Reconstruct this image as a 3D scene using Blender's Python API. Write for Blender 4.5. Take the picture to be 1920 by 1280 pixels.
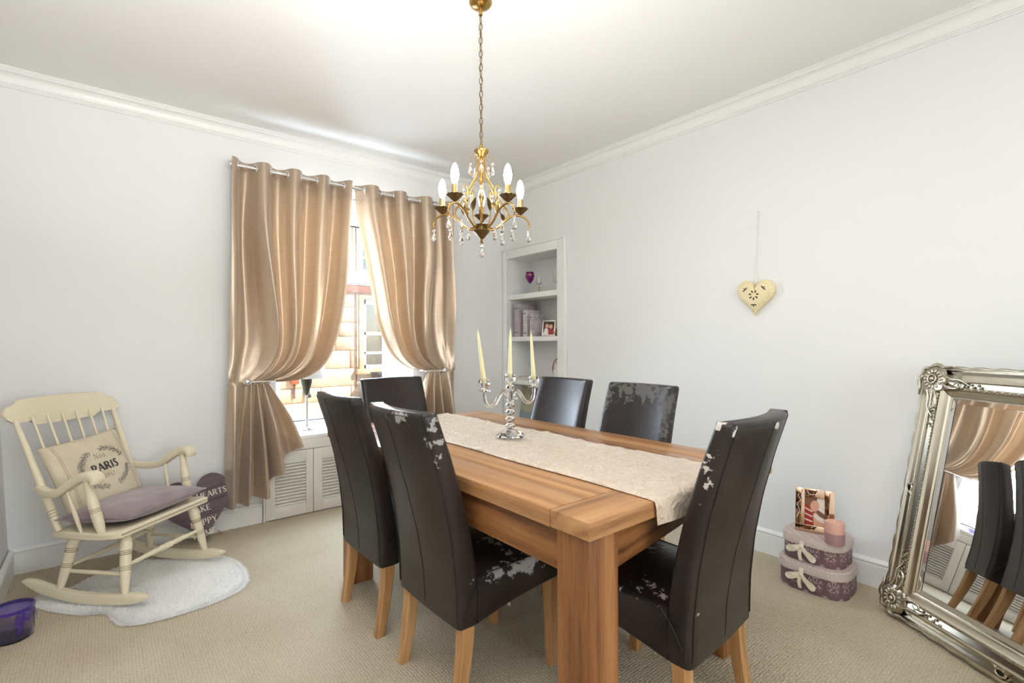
import bpy, bmesh, math, random
from mathutils import Vector, Matrix, noise
random.seed(7)
PI = math.pi
for o in list(bpy.data.objects): bpy.data.objects.remove(o)
C = bpy.context.scene.collection
scene = bpy.context.scene

# ------------------------------------------------------------------ camera
EYE = 1.232
F_PX, YAW, PITCH, ROLL = 936.98, 0.686722, -0.00373, -0.004933
_fw = Vector((math.sin(YAW)*math.cos(PITCH), math.cos(YAW)*math.cos(PITCH), -math.sin(PITCH)))
_r = Vector((math.cos(YAW), -math.sin(YAW), 0)); _u = _r.cross(_fw)
_R = _r*math.cos(ROLL) + _u*math.sin(ROLL); _U = -_r*math.sin(ROLL) + _u*math.cos(ROLL)
cam = bpy.data.cameras.new('camera'); camo = bpy.data.objects.new('camera', cam); C.objects.link(camo)
cam.sensor_width = 36; cam.sensor_fit = 'HORIZONTAL'; cam.lens = F_PX/1920*36
cam.clip_start = 0.02; cam.clip_end = 200
camo.matrix_world = Matrix(((_R.x, _U.x, -_fw.x, 0), (_R.y, _U.y, -_fw.y, 0), (_R.z, _U.z, -_fw.z, EYE), (0, 0, 0, 1)))
scene.camera = camo

# ------------------------------------------------------------------ world, sun, window light, exposure
W = bpy.data.worlds.new('sky'); scene.world = W; W.use_nodes = True
nt = W.node_tree; nt.nodes.clear()
wo = nt.nodes.new('ShaderNodeOutputWorld'); wb = nt.nodes.new('ShaderNodeBackground'); sk = nt.nodes.new('ShaderNodeTexSky')
sk.sky_type = 'NISHITA'; sk.sun_disc = False; sk.sun_elevation = math.radians(48); sk.sun_rotation = math.radians(120); sk.altitude = 50
wb.inputs[1].default_value = 0.28
nt.links.new(sk.outputs[0], wb.inputs[0]); nt.links.new(wb.outputs[0], wo.inputs[0])

def light(name, kind, loc, direction, energy, color=(1, 1, 1), size=None, size_y=None, angle=None):
    l = bpy.data.lights.new(name, kind); o = bpy.data.objects.new(name, l); C.objects.link(o)
    o.location = loc; l.energy = energy; l.color = color
    o.rotation_euler = Vector(direction).to_track_quat('-Z', 'Y').to_euler()
    if kind == 'AREA':
        l.shape = 'RECTANGLE'; l.size = size; l.size_y = size_y or size
    if angle is not None: l.angle = angle
    return o
light('sun', 'SUN', (6, -6, 9), (-0.52, 0.62, -0.66), 9.0, (1, 0.95, 0.88), angle=0.009)
# added fill through an invented, unseen window in the back wall, behind the camera
light('fill_back_window', 'AREA', (0.95, -3.52, 1.42), (-0.15, 1, 0.1), 50, (0.92, 0.96, 1.0), 2.2, 1.9)
# added fill lamp, aimed up from that opening to brighten the ceiling
light('ceiling_fill_back_window', 'AREA', (0.95, -3.46, 1.25), (-0.12, 0.62, 0.85), 60, (0.95, 0.97, 1.0), 2.2, 1.5)
# the photographer's flash, turned up to bounce off the ceiling
fl_ = light('bounce_flash', 'AREA', (0.25, 0.30, 1.62), (0.05, 0.50, 1.0), 50, (0.965, 0.98, 1.0), 0.25, 0.25); fl_.data.spread = math.radians(125)
# daylight entering by the curtained window
light('daylight_street_window', 'AREA', (1.5, 4.32, 1.50), (-0.12, -1, -0.42), 170, (0.70, 0.85, 1.0), 0.95, 1.5)
scene.view_settings.view_transform = 'Standard'; scene.view_settings.look = 'None'
scene.view_settings.exposure = -0.10; scene.view_settings.gamma = 1.0; scene.view_settings.use_curve_mapping = False

# ------------------------------------------------------------------ material helpers
def new_mat(name):
    m = bpy.data.materials.new(name); m.use_nodes = True
    return m, m.node_tree, m.node_tree.nodes['Principled BSDF']
def srgb(r, g, b):
    f = lambda c: (c/255/12.92) if c/255 <= 0.04045 else ((c/255+0.055)/1.055)**2.4
    return (f(r), f(g), f(b), 1)
def node(t, kind, **kw):
    n = t.nodes.new(kind)
    for k, v in kw.items():
        if k in n.inputs: n.inputs[k].default_value = v
        else: setattr(n, k, v)
    return n
def coords(t, scale=(1, 1, 1), rot=(0, 0, 0), kind='Object'):
    tc = t.nodes.new('ShaderNodeTexCoord'); mp = t.nodes.new('ShaderNodeMapping')
    mp.inputs['Scale'].default_value = scale; mp.inputs['Rotation'].default_value = rot
    t.links.new(tc.outputs[kind], mp.inputs[0]); return mp.outputs[0]
def ramp(t, fac, stops):
    r = t.nodes.new('ShaderNodeValToRGB'); e = r.color_ramp.elements
    while len(e) < len(stops): e.new(0.5)
    for i, (p, c) in enumerate(stops): e[i].position = p; e[i].color = c
    t.links.new(fac, r.inputs[0]); return r.outputs[0]
def bump(t, b, h, strength, dist=0.002):
    n = t.nodes.new('ShaderNodeBump'); n.inputs['Strength'].default_value = strength; n.inputs['Distance'].default_value = dist
    t.links.new(h, n.inputs['Height']); t.links.new(n.outputs[0], b.inputs['Normal']); return n
def mixc(t, fac, a, b):
    m = t.nodes.new('ShaderNodeMix'); m.data_type = 'RGBA'
    for s, v in ((0, fac), (6, a), (7, b)):
        if hasattr(v, 'is_linked') or isinstance(v, bpy.types.NodeSocket): t.links.new(v, m.inputs[s])
        else: m.inputs[s].default_value = v
    return m.outputs[2]
def math_(t, op, a, b=None):
    m = t.nodes.new('ShaderNodeMath'); m.operation = op
    for i, v in enumerate((a, b)):
        if v is None: continue
        if isinstance(v, bpy.types.NodeSocket): t.links.new(v, m.inputs[i])
        else: m.inputs[i].default_value = v
    return m.outputs[0]
def plain(name, col, rough=0.5, metal=0.0, nscale=None, nstr=0.1, spec=None, var=0.0, coat=0.0):
    m, t, b = new_mat(name); b.inputs['Base Color'].default_value = col
    b.inputs['Roughness'].default_value = rough; b.inputs['Metallic'].default_value = metal
    if spec is not None: b.inputs['Specular IOR Level'].default_value = spec
    b.inputs['Coat Weight'].default_value = coat
    if nscale:
        n = node(t, 'ShaderNodeTexNoise', Scale=nscale, Detail=4.0); t.links.new(coords(t), n.inputs['Vector'])
        bump(t, b, n.outputs[0], nstr)
        if var:
            c2 = tuple(min(1, x*(1-var)) for x in col[:3])+(1,)
            t.links.new(ramp(t, n.outputs[0], [(0.3, c2), (0.7, col)]), b.inputs['Base Color'])
    return m
def wood(name, dark, mid, lightc, axis='Y', scale=9.0, rough=0.45, gloss=0.4, seed=0.0):
    m, t, b = new_mat(name)
    s = {'X': (0.05, 1, 1), 'Y': (1, 0.05, 1), 'Z': (1, 1, 0.05)}[axis]
    oi = t.nodes.new('ShaderNodeObjectInfo')
    v = coords(t, s)
    add = t.nodes.new('ShaderNodeVectorMath'); add.operation = 'ADD'; t.links.new(v, add.inputs[0])
    sc = t.nodes.new('ShaderNodeVectorMath'); sc.operation = 'SCALE'; sc.inputs[0].default_value = (7, 3, 5); t.links.new(oi.outputs['Random'], sc.inputs['Scale'])
    t.links.new(sc.outputs[0], add.inputs[1])
    n1 = node(t, 'ShaderNodeTexNoise', Scale=scale, Detail=6.0, Roughness=0.62, Distortion=1.1); t.links.new(add.outputs[0], n1.inputs['Vector'])
    n2 = node(t, 'ShaderNodeTexNoise', Scale=scale*16, Detail=4.0, Roughness=0.7); t.links.new(add.outputs[0], n2.inputs['Vector'])
    wv = node(t, 'ShaderNodeTexWave', Scale=scale*0.55, Distortion=9.0, Detail=3.0, wave_type='RINGS', rings_direction={'X': 'X', 'Y': 'Y', 'Z': 'Z'}[axis]); wv.inputs['Detail Scale'].default_value = 1.4; t.links.new(add.outputs[0], wv.inputs['Vector'])
    f = math_(t, 'ADD', math_(t, 'MULTIPLY', n1.outputs[0], 0.50), math_(t, 'ADD', math_(t, 'MULTIPLY', n2.outputs[0], 0.34), math_(t, 'MULTIPLY', wv.outputs['Fac'], 0.16)))
    f = math_(t, 'ADD', f, math_(t, 'MULTIPLY', math_(t, 'SUBTRACT', oi.outputs['Random'], 0.5), 0.10))
    t.links.new(ramp(t, f, [(0.30, dark), (0.5, mid), (0.70, lightc)]), b.inputs['Base Color'])
    b.inputs['Roughness'].default_value = rough; b.inputs['Specular IOR Level'].default_value = gloss
    bump(t, b, f, 0.12, 0.002)
    return m
def glass(name, col=(1, 1, 1, 1), rough=0.0, ior=1.45):
    m, t, b = new_mat(name); b.inputs['Base Color'].default_value = col
    b.inputs['Transmission Weight'].default_value = 1.0; b.inputs['Roughness'].default_value = rough; b.inputs['IOR'].default_value = ior
    return m
def pane_mat(name, tint=(1, 1, 1, 1), g=0.06):
    m = bpy.data.materials.new(name); m.use_nodes = True; t = m.node_tree; t.nodes.clear()
    o = t.nodes.new('ShaderNodeOutputMaterial'); mx = t.nodes.new('ShaderNodeMixShader'); tr = t.nodes.new('ShaderNodeBsdfTransparent'); gl = t.nodes.new('ShaderNodeBsdfGlossy')
    tr.inputs[0].default_value = tint; gl.inputs['Roughness'].default_value = 0.0; mx.inputs[0].default_value = g
    t.links.new(tr.outputs[0], mx.inputs[1]); t.links.new(gl.outputs[0], mx.inputs[2]); t.links.new(mx.outputs[0], o.inputs[0]); return m
def emit(name, col, strength):
    m, t, b = new_mat(name); b.inputs['Base Color'].default_value = (1, 1, 1, 1)
    b.inputs['Emission Color'].default_value = col; b.inputs['Emission Strength'].default_value = strength; return m

# --- surfaces
M = {}
def wall_mat(name, col, bs=0.08):
    m, t, b = new_mat(name); b.inputs['Base Color'].default_value = col; b.inputs['Roughness'].default_value = 0.6
    n = node(t, 'ShaderNodeTexNoise', Scale=28.0, Detail=5.0); t.links.new(coords(t), n.inputs['Vector']); bump(t, b, n.outputs[0], bs, 0.004); return m
M['wall'] = wall_mat('wall_paint', srgb(234, 234, 232))
M['ceil'] = wall_mat('ceiling_paint', srgb(238, 237, 234), 0.03)
M['trim'] = plain('white_gloss_paint', srgb(238, 237, 233), 0.35, nscale=30, nstr=0.03)
M['louver'] = plain('cream_white_paint', srgb(233, 229, 221), 0.42, nscale=40, nstr=0.05)
M['upvc'] = plain('white_plastic_frame', srgb(240, 242, 244), 0.3)
def carpet():
    m, t, b = new_mat('beige_loop_carpet')
    v = coords(t, (1, 1, 1))
    vo = node(t, 'ShaderNodeTexVoronoi', Scale=88.0, Randomness=0.35); t.links.new(v, vo.inputs['Vector'])
    n = node(t, 'ShaderNodeTexNoise', Scale=1.6, Detail=4.0); t.links.new(v, n.inputs['Vector'])
    n2 = node(t, 'ShaderNodeTexNoise', Scale=160.0, Detail=2.0); t.links.new(v, n2.inputs['Vector'])
    base = ramp(t, n.outputs[0], [(0.35, srgb(202, 188, 164)), (0.65, srgb(216, 204, 182))])
    cell = ramp(t, vo.outputs['Distance'], [(0.0, (1, 1, 1, 1)), (0.75, (0.66, 0.63, 0.58, 1))])
    mx = t.nodes.new('ShaderNodeMix'); mx.data_type = 'RGBA'; mx.blend_type = 'MULTIPLY'; mx.inputs[0].default_value = 0.8
    t.links.new(base, mx.inputs[6]); t.links.new(cell, mx.inputs[7]); t.links.new(mx.outputs[2], b.inputs['Base Color'])
    b.inputs['Roughness'].default_value = 0.95; b.inputs['Specular IOR Level'].default_value = 0.1
    h = math_(t, 'SUBTRACT', math_(t, 'MULTIPLY', n2.outputs[0], 0.4), vo.outputs['Distance'])
    bump(t, b, h, 0.8, 0.006); return m
M['carpet'] = carpet()
OAK = (srgb(88, 52, 26), srgb(146, 96, 54), srgb(174, 124, 76))
M['oak_x'] = wood('oak_grain_x', *OAK, axis='X'); M['oak_y'] = wood('oak_grain_y', *OAK, axis='Y'); M['oak_z'] = wood('oak_grain_z', *OAK, axis='Z')
M['oak_top'] = wood('oak_table_top', srgb(120, 80, 46), srgb(172, 124, 80), srgb(194, 150, 104), axis='Y', rough=0.3, gloss=0.5)
M['oak_end'] = wood('oak_table_end', srgb(120, 80, 46), srgb(172, 124, 80), srgb(194, 150, 104), axis='X', rough=0.3, gloss=0.5)
M['beech'] = wood('light_oak_leg', srgb(140, 98, 56), srgb(182, 136, 88), srgb(204, 160, 110), axis='Z', rough=0.45)
M['cream'] = plain('cream_chair_paint', srgb(231, 219, 190), 0.42, nscale=25, nstr=0.06, var=0.05)
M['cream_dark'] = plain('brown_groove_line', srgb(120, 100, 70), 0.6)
M['chrome'] = plain('polished_chrome', (0.82, 0.82, 0.83, 1), 0.08, 1.0)
M['steel'] = plain('brushed_nickel', (0.62, 0.60, 0.55, 1), 0.25, 1.0, nscale=60, nstr=0.02)
M['brass'] = plain('antique_brass', srgb(176, 140, 78), 0.26, 1.0, nscale=50, nstr=0.06)
M['brass_dark'] = plain('dark_antique_brass', srgb(120, 100, 66), 0.36, 1.0, nscale=60, nstr=0.1)
M['silver'] = plain('champagne_silver_leaf', srgb(206, 199, 182), 0.22, 1.0, nscale=45, nstr=0.04)
M['silver_dark'] = plain('aged_silver_relief', srgb(176, 168, 150), 0.28, 1.0, nscale=90, nstr=0.15)
M['mirror'] = plain('mirror_glass', (0.93, 0.94, 0.94, 1), 0.0, 1.0)
M['crystal'] = glass('clear_crystal', (1, 1, 1, 1), 0.0, 1.5)
M['pane'] = pane_mat('window_glass')
M['pane_blue'] = pane_mat('far_window_glass', (0.35, 0.42, 0.42, 1), 0.35)
M['bulb'] = emit('lit_candle_bulb', (1, 0.90, 0.76, 1), 55.0)
M['bulb_hot'] = emit('bright_candle_bulb', (1, 0.88, 0.70, 1), 100.0)
M['ivory_wax'] = plain('ivory_wax', srgb(238, 228, 176), 0.35, nscale=12, nstr=0.05); M['ivory_wax'].node_tree.nodes['Principled BSDF'].inputs['Subsurface Weight'].default_value = 0.15
M['black'] = plain('black_plastic', srgb(28, 27, 28), 0.4)
M['white_paper'] = plain('white_paper', srgb(235, 234, 230), 0.7)

def leather(name, peel=None, grey=(150, 147, 142), seed=0.0, spots=0.5):
    """dark brown bonded leather; peel = list of ((x,y,z), (rx,ry,rz), strength) worn areas in chair coordinates"""
    m, t, b = new_mat(name)
    v = coords(t)
    n = node(t, 'ShaderNodeTexNoise', Scale=7.0, Detail=3.0); t.links.new(v, n.inputs['Vector'])
    vo = node(t, 'ShaderNodeTexVoronoi', Scale=240.0); t.links.new(v, vo.inputs['Vector'])
    w = node(t, 'ShaderNodeTexNoise', Scale=16.0, Detail=4.0, Distortion=0.8); t.links.new(v, w.inputs['Vector'])
    col = ramp(t, n.outputs[0], [(0.3, srgb(34, 27, 24)), (0.7, srgb(48, 39, 35))])
    b.inputs['Roughness'].default_value = 0.38; b.inputs['Specular IOR Level'].default_value = 0.38
    h = math_(t, 'ADD', math_(t, 'MULTIPLY', vo.outputs['Distance'], 0.25), math_(t, 'MULTIPLY', w.outputs[0], 0.9))
    if peel:
        tot = None
        pn = node(t, 'ShaderNodeTexNoise', Scale=30.0, Detail=10.0, Roughness=0.66, Distortion=0.3, noise_dimensions='4D', W=seed); t.links.new(v, pn.inputs['Vector'])
        for (c, r, s) in peel:
            mp = t.nodes.new('ShaderNodeMapping'); tc = t.nodes.new('ShaderNodeTexCoord'); t.links.new(tc.outputs['Object'], mp.inputs[0])
            mp.inputs['Scale'].default_value = tuple(1/x for x in r); mp.inputs['Location'].default_value = tuple(-c[i]/r[i] for i in range(3))
            ln = t.nodes.new('ShaderNodeVectorMath'); ln.operation = 'LENGTH'; t.links.new(mp.outputs[0], ln.inputs[0])
            g = math_(t, 'MULTIPLY', math_(t, 'MAXIMUM', math_(t, 'SUBTRACT', 1.0, ln.outputs['Value']), 0.0), s)
            tot = g if tot is None else math_(t, 'MAXIMUM', tot, g)
        k = math_(t, 'ADD', math_(t, 'ADD', math_(t, 'MULTIPLY', math_(t, 'SUBTRACT', pn.outputs[0], 0.5), 3.2), 0.5), math_(t, 'SUBTRACT', tot, 1.0))
        k = math_(t, 'SUBTRACT', k, math_(t, 'MULTIPLY', math_(t, 'LESS_THAN', tot, 0.06), 5.0))
        mask = ramp(t, k, [(0.0, (0, 0, 0, 1)), (0.02, (1, 1, 1, 1))])
        col = mixc(t, mask, col, srgb(*grey))
        rr = t.nodes.new('ShaderNodeMapRange'); rr.inputs['To Min'].default_value = 0.36; rr.inputs['To Max'].default_value = 0.6
        t.links.new(mask, rr.inputs[0]); t.links.new(rr.outputs[0], b.inputs['Roughness'])
    t.links.new(col, b.inputs['Base Color'])
    bump(t, b, h, 0.22, 0.003)
    return m

def satin():
    m = bpy.data.materials.new('gold_satin_curtain'); m.use_nodes = True; t = m.node_tree; b = t.nodes['Principled BSDF']; out = t.nodes['Material Output']
    v = coords(t, (5, 5, 330)); n = node(t, 'ShaderNodeTexNoise', Scale=1.0, Detail=4.0, Roughness=0.6); t.links.new(v, n.inputs['Vector'])
    col = ramp(t, n.outputs[0], [(0.3, srgb(187, 165, 142)), (0.7, srgb(201, 181, 158))])
    t.links.new(col, b.inputs['Base Color']); b.inputs['Roughness'].default_value = 0.27; b.inputs['Metallic'].default_value = 0.5
    b.inputs['Sheen Weight'].default_value = 0.3; b.inputs['Specular IOR Level'].default_value = 0.6
    bump(t, b, n.outputs[0], 0.12, 0.002)
    tr = t.nodes.new('ShaderNodeBsdfTranslucent'); t.links.new(mixc(t, 0.5, col, srgb(226, 182, 136)), tr.inputs[0])
    mx = t.nodes.new('ShaderNodeMixShader'); mx.inputs[0].default_value = 0.09
    t.links.new(b.outputs[0], mx.inputs[1]); t.links.new(tr.outputs[0], mx.inputs[2]); t.links.new(mx.outputs[0], out.inputs[0]); return m
M['satin'] = satin()
def lining():
    m = bpy.data.materials.new('pale_curtain_lining'); m.use_nodes = True; t = m.node_tree; b = t.nodes['Principled BSDF']; out = t.nodes['Material Output']
    b.inputs['Base Color'].default_value = srgb(214, 204, 192); b.inputs['Roughness'].default_value = 0.7
    tr = t.nodes.new('ShaderNodeBsdfTranslucent'); tr.inputs[0].default_value = srgb(236, 214, 186)
    mx = t.nodes.new('ShaderNodeMixShader'); mx.inputs[0].default_value = 0.42
    t.links.new(b.outputs[0], mx.inputs[1]); t.links.new(tr.outputs[0], mx.inputs[2]); t.links.new(mx.outputs[0], out.inputs[0]); return m
M['lining'] = lining()

# ------------------------------------------------------------------ mesh helpers
class MB:
    def __init__(s): s.v = []; s.f = []
    def add(s, vs, fs, mat=None):
        o = len(s.v)
        for p in vs:
            p = Vector(p); s.v.append(tuple(mat @ p) if mat is not None else tuple(p))
        s.f += [tuple(i+o for i in q) for q in fs]; return s
    def box(s, c, d, bev=0.0, mat=None, seg=2):
        """c centre, d full size, bev edge radius"""
        if bev <= 0:
            x, y, z = [k/2 for k in d]
            vs = [(c[0]+a*x, c[1]+b_*y, c[2]+e*z) for a, b_, e in ((-1,-1,-1),(1,-1,-1),(1,1,-1),(-1,1,-1),(-1,-1,1),(1,-1,1),(1,1,1),(-1,1,1))]
            return s.add(vs, [(0,3,2,1),(4,5,6,7),(0,1,5,4),(1,2,6,5),(2,3,7,6),(3,0,4,7)], mat)
        bm = bmesh.new(); bmesh.ops.create_cube(bm, size=1)
        for v in bm.verts: v.co = Vector((v.co.x*d[0], v.co.y*d[1], v.co.z*d[2]))
        bmesh.ops.bevel(bm, geom=list(bm.edges), offset=min(bev, min(d)*0.49), segments=seg, affect='EDGES', profile=0.5)
        bm.verts.index_update()
        vs = [(v.co.x+c[0], v.co.y+c[1], v.co.z+c[2]) for v in bm.verts]; fs = [[v.index for v in f.verts] for f in bm.faces]; bm.free()
        return s.add(vs, fs, mat)
    def b2(s, a, b, bev=0.0, mat=None):
        return s.box([(a[i]+b[i])/2 for i in range(3)], [abs(b[i]-a[i]) for i in range(3)], bev, mat)
    def rings(s, rs, cap=True, closed=True, mat=None):
        n = len(rs[0]); vs = [p for r in rs for p in r]; fs = []
        for i in range(len(rs)-1):
            for j in range(n if closed else n-1):
                k = (j+1) % n; fs.append((i*n+j, i*n+k, (i+1)*n+k, (i+1)*n+j))
        if cap and closed:
            fs.append(tuple(reversed(range(n)))); fs.append(tuple((len(rs)-1)*n+j for j in range(n)))
        return s.add(vs, fs, mat)
    def lathe(s, prof, n=20, c=(0, 0, 0), axis=None, flute=0, fl=0.0, mat=None):
        q = Vector((0, 0, 1)).rotation_difference(Vector(axis)) if axis is not None else None
        rs = []
        for r, z in prof:
            ring = []
            for j in range(n):
                a = 2*PI*j/n; rr = max(r, 1e-5)*(1+fl*math.cos(flute*a) if flute else 1)
                p = Vector((rr*math.cos(a), rr*math.sin(a), z))
                if q is not None: p = q @ p
                ring.append((p.x+c[0], p.y+c[1], p.z+c[2]))
            rs.append(ring)
        return s.rings(rs, True, True, mat)
    def tube(s, path, r, n=8, closed=False, mat=None, flat=None):
        P = [Vector(p) for p in path]; m = len(P); R_ = r if isinstance(r, (list, tuple)) else [r]*m
        rs = []; prev = None
        for i in range(m):
            a = P[i-1] if (i > 0 or closed) else P[i]; b = P[(i+1) % m] if (i < m-1 or closed) else P[i]
            t = (b-a).normalized()
            if prev is None:
                up = Vector((0, 0, 1)) if abs(t.z) < 0.9 else Vector((1, 0, 0)); x = t.cross(up).normalized()
            else:
                x = prev - t*prev.dot(t); x = x.normalized() if x.length > 1e-6 else t.orthogonal().normalized()
            prev = x; y = t.cross(x)
            fx, fy = flat if flat else (1, 1)
            rs.append([tuple(P[i]+x*(math.cos(2*PI*j/n)*R_[i]*fx)+y*(math.sin(2*PI*j/n)*R_[i]*fy)) for j in range(n)])
        if closed: rs.append(rs[0]); return s.rings(rs, False, True, mat)
        return s.rings(rs, True, True, mat)
    def prism(s, outline, z0, z1, mat=None):
        n = len(outline); vs = [(x, y, z0) for x, y in outline]+[(x, y, z1) for x, y in outline]
        fs = [tuple(reversed(range(n))), tuple(range(n, 2*n))]+[(i, (i+1) % n, (i+1) % n+n, i+n) for i in range(n)]
        return s.add(vs, fs, mat)
    def grid(s, fn, nu, nv, mat=None):
        vs = [fn(i/nu, j/nv) for j in range(nv+1) for i in range(nu+1)]
        fs = [(j*(nu+1)+i, j*(nu+1)+i+1, (j+1)*(nu+1)+i+1, (j+1)*(nu+1)+i) for j in range(nv) for i in range(nu)]
        return s.add(vs, fs, mat)
    def sphere(s, c, r, n=14, sx=1, sy=1, sz=1, mat=None):
        prof = [(r*math.sin(PI*k/n), -r*math.cos(PI*k/n)) for k in range(n+1)]
        rs = [[(c[0]+p*math.cos(2*PI*j/n)*sx, c[1]+p*math.sin(2*PI*j/n)*sy, c[2]+z*sz) for j in range(n)] for p, z in [(max(a, 1e-5), b) for a, b in prof]]
        return s.rings(rs, True, True, mat)
    def mesh(s, name, ang=38, smooth=True):
        me = bpy.data.meshes.new(name); me.from_pydata(s.v, [], s.f); me.update()
        if smooth and len(me.polygons):
            me.polygons.foreach_set('use_smooth', [True]*len(me.polygons)); me.set_sharp_from_angle(angle=math.radians(ang))
        return me
    def build(s, name, mat, parent=None, ang=38, smooth=True, loc=None):
        o = bpy.data.objects.new(name, s.mesh(name, ang, smooth)); C.objects.link(o)
        if mat is not None: o.data.materials.append(mat)
        if parent is not None: o.parent = parent
        if loc: o.location = loc
        return o
def tag(o, label, cat, group=None, kind=None):
    if label: o['label'] = label
    if cat: o['category'] = cat
    if group: o['group'] = group
    if kind: o['kind'] = kind
    return o
def thing(name, label, cat, loc=(0, 0, 0), rotz=0.0, group=None):
    o = bpy.data.objects.new(name, None); C.objects.link(o); o.location = loc; o.rotation_euler = (0, 0, rotz); o.empty_display_size = 0.1
    return tag(o, label, cat, group)
def struct(o, label=None):
    o['kind'] = 'structure'
    if label: o['label'] = label
    return o
def child(me, name, mat, parent, loc=(0, 0, 0), rot=(0, 0, 0), scale=(1, 1, 1)):
    o = bpy.data.objects.new(name, me); C.objects.link(o); o.parent = parent; o.location = loc; o.rotation_euler = rot; o.scale = scale
    if mat is not None and not me.materials: me.materials.append(mat)
    return o
def lerp(a, b, t): return a+(b-a)*t
def smooth01(t): t = max(0, min(1, t)); return t*t*(3-2*t)
def interp(pts, t):
    if t <= pts[0][0]: return pts[0][1]
    for (a, x), (b, y) in zip(pts, pts[1:]):
        if t <= b:
            k = (t-a)/(b-a); return tuple(lerp(p, q, k) for p, q in zip(x, y)) if isinstance(x, tuple) else lerp(x, y, k)
    return pts[-1][1]
def catmull(pts, n):
    P = [Vector(p) for p in pts]; P = [P[0]*2-P[1]]+P+[P[-1]*2-P[-2]]; out = []
    segs = len(P)-3
    for i in range(n+1):
        u = i/n*segs; k = min(int(u), segs-1); t = u-k; a, b, c, d = P[k:k+4]
        out.append(0.5*((2*b)+(c-a)*t+(2*a-5*b+4*c-d)*t*t+(3*b-a-3*c+d)*t**3))
    return out

# ------------------------------------------------------------------ stroke lettering (upright roman capitals)
GL = {  # strokes: (x0,y0,x1,y1,weight)
 'H': (0.8, [(0.12,0,0.12,1,1),(0.68,0,0.68,1,1),(0.12,0.5,0.68,0.5,.5)], [0.12,0.68], [0.12,0.68]),
 'E': (0.62, [(0.12,0,0.12,1,1),(0.12,0.97,0.54,0.97,.5),(0.12,0.52,0.44,0.52,.5),(0.12,0.03,0.56,0.03,.5),(0.54,0.97,0.54,0.84,.4),(0.56,0.03,0.56,0.18,.4)], [], []),
 'A': (0.78, [(0.06,0,0.39,1,.5),(0.39,1,0.72,0,1),(0.19,0.36,0.58,0.36,.5)], [0.06,0.72], []),
 'R': (0.74, [(0.12,0,0.12,1,1),(0.12,0.97,0.4,0.97,.5),(0.4,0.97,0.54,0.86,.8),(0.54,0.86,0.54,0.64,1),(0.54,0.64,0.4,0.5,.8),(0.4,0.5,0.12,0.5,.5),(0.34,0.5,0.66,0,1)], [0.12,0.66], []),
 'T': (0.7, [(0.35,0,0.35,1,1),(0.05,0.97,0.65,0.97,.5),(0.05,0.97,0.05,0.82,.4),(0.65,0.97,0.65,0.82,.4)], [0.35], []),
 'S': (0.6, [(0.5,0.8,0.48,0.95,.5),(0.48,0.95,0.28,1,.6),(0.28,1,0.12,0.88,.8),(0.12,0.88,0.14,0.68,1),(0.14,0.68,0.44,0.42,1),(0.44,0.42,0.5,0.2,1),(0.5,0.2,0.34,0.02,.8),(0.34,0.02,0.14,0.05,.6),(0.14,0.05,0.1,0.24,.5)], [], []),
 'M': (0.95, [(0.12,0,0.14,1,.5),(0.14,1,0.47,0.05,1),(0.47,0.05,0.8,1,.5),(0.8,1,0.82,0,1)], [0.12,0.82], []),
 'K': (0.78, [(0.12,0,0.12,1,1),(0.12,0.42,0.62,1,.5),(0.28,0.6,0.68,0,1)], [0.12,0.68], [0.12,0.62]),
 'P': (0.66, [(0.12,0,0.12,1,1),(0.12,0.97,0.4,0.97,.5),(0.4,0.97,0.55,0.85,.8),(0.55,0.85,0.55,0.62,1),(0.55,0.62,0.4,0.47,.8),(0.4,0.47,0.12,0.47,.5)], [0.12], []),
 'Y': (0.74, [(0.37,0,0.37,0.45,1),(0.06,1,0.37,0.45,1),(0.68,1,0.37,0.45,.5)], [0.37], [0.06,0.68]),
 'O': (0.82, [(0.41+0.3*math.cos(2*PI*i/14), 0.5+0.48*math.sin(2*PI*i/14), 0.41+0.3*math.cos(2*PI*(i+1)/14), 0.5+0.48*math.sin(2*PI*(i+1)/14), .55+.45*abs(math.cos(2*PI*(i+.5)/14))) for i in range(14)], [], []),
 'I': (0.36, [(0.18,0,0.18,1,1)], [0.18], [0.18]),
 'N': (0.8, [(0.12,0,0.12,1,.5),(0.12,1,0.66,0,1),(0.66,0,0.66,1,.5)], [0.12], [0.66]),
 'o': (0.5, [(0.25+0.18*math.cos(2*PI*i/10), 0.3+0.3*math.sin(2*PI*i/10), 0.25+0.18*math.cos(2*PI*(i+1)/10), 0.3+0.3*math.sin(2*PI*(i+1)/10), .6) for i in range(10)], [], []),
 'a': (0.5, [(0.25+0.18*math.cos(2*PI*i/10), 0.3+0.3*math.sin(2*PI*i/10), 0.25+0.18*math.cos(2*PI*(i+1)/10), 0.3+0.3*math.sin(2*PI*(i+1)/10), .6) for i in range(10)]+[(0.43,0.6,0.43,0,.7)], [], []),
 '1': (0.4, [(0.22,0,0.22,1,.8),(0.22,1,0.08,0.85,.5)], [0.22], []),
 '9': (0.55, [(0.27+0.17*math.cos(2*PI*i/10), 0.7+0.28*math.sin(2*PI*i/10), 0.27+0.17*math.cos(2*PI*(i+1)/10), 0.7+0.28*math.sin(2*PI*(i+1)/10), .7) for i in range(10)]+[(0.44,0.7,0.2,0,.7)], [], []),
 '5': (0.55, [(0.44,1,0.14,1,.6),(0.14,1,0.12,0.58,.6),(0.12,0.58,0.34,0.6,.6),(0.34,0.6,0.46,0.32,.8),(0.46,0.32,0.3,0.02,.8),(0.3,0.02,0.1,0.1,.6)], [], []),
 '2': (0.55, [(0.1,0.8,0.26,1,.6),(0.26,1,0.42,0.85,.7),(0.42,0.85,0.38,0.6,.8),(0.38,0.6,0.08,0.02,.6),(0.08,0.02,0.48,0.02,.6)], [], []),
}
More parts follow.
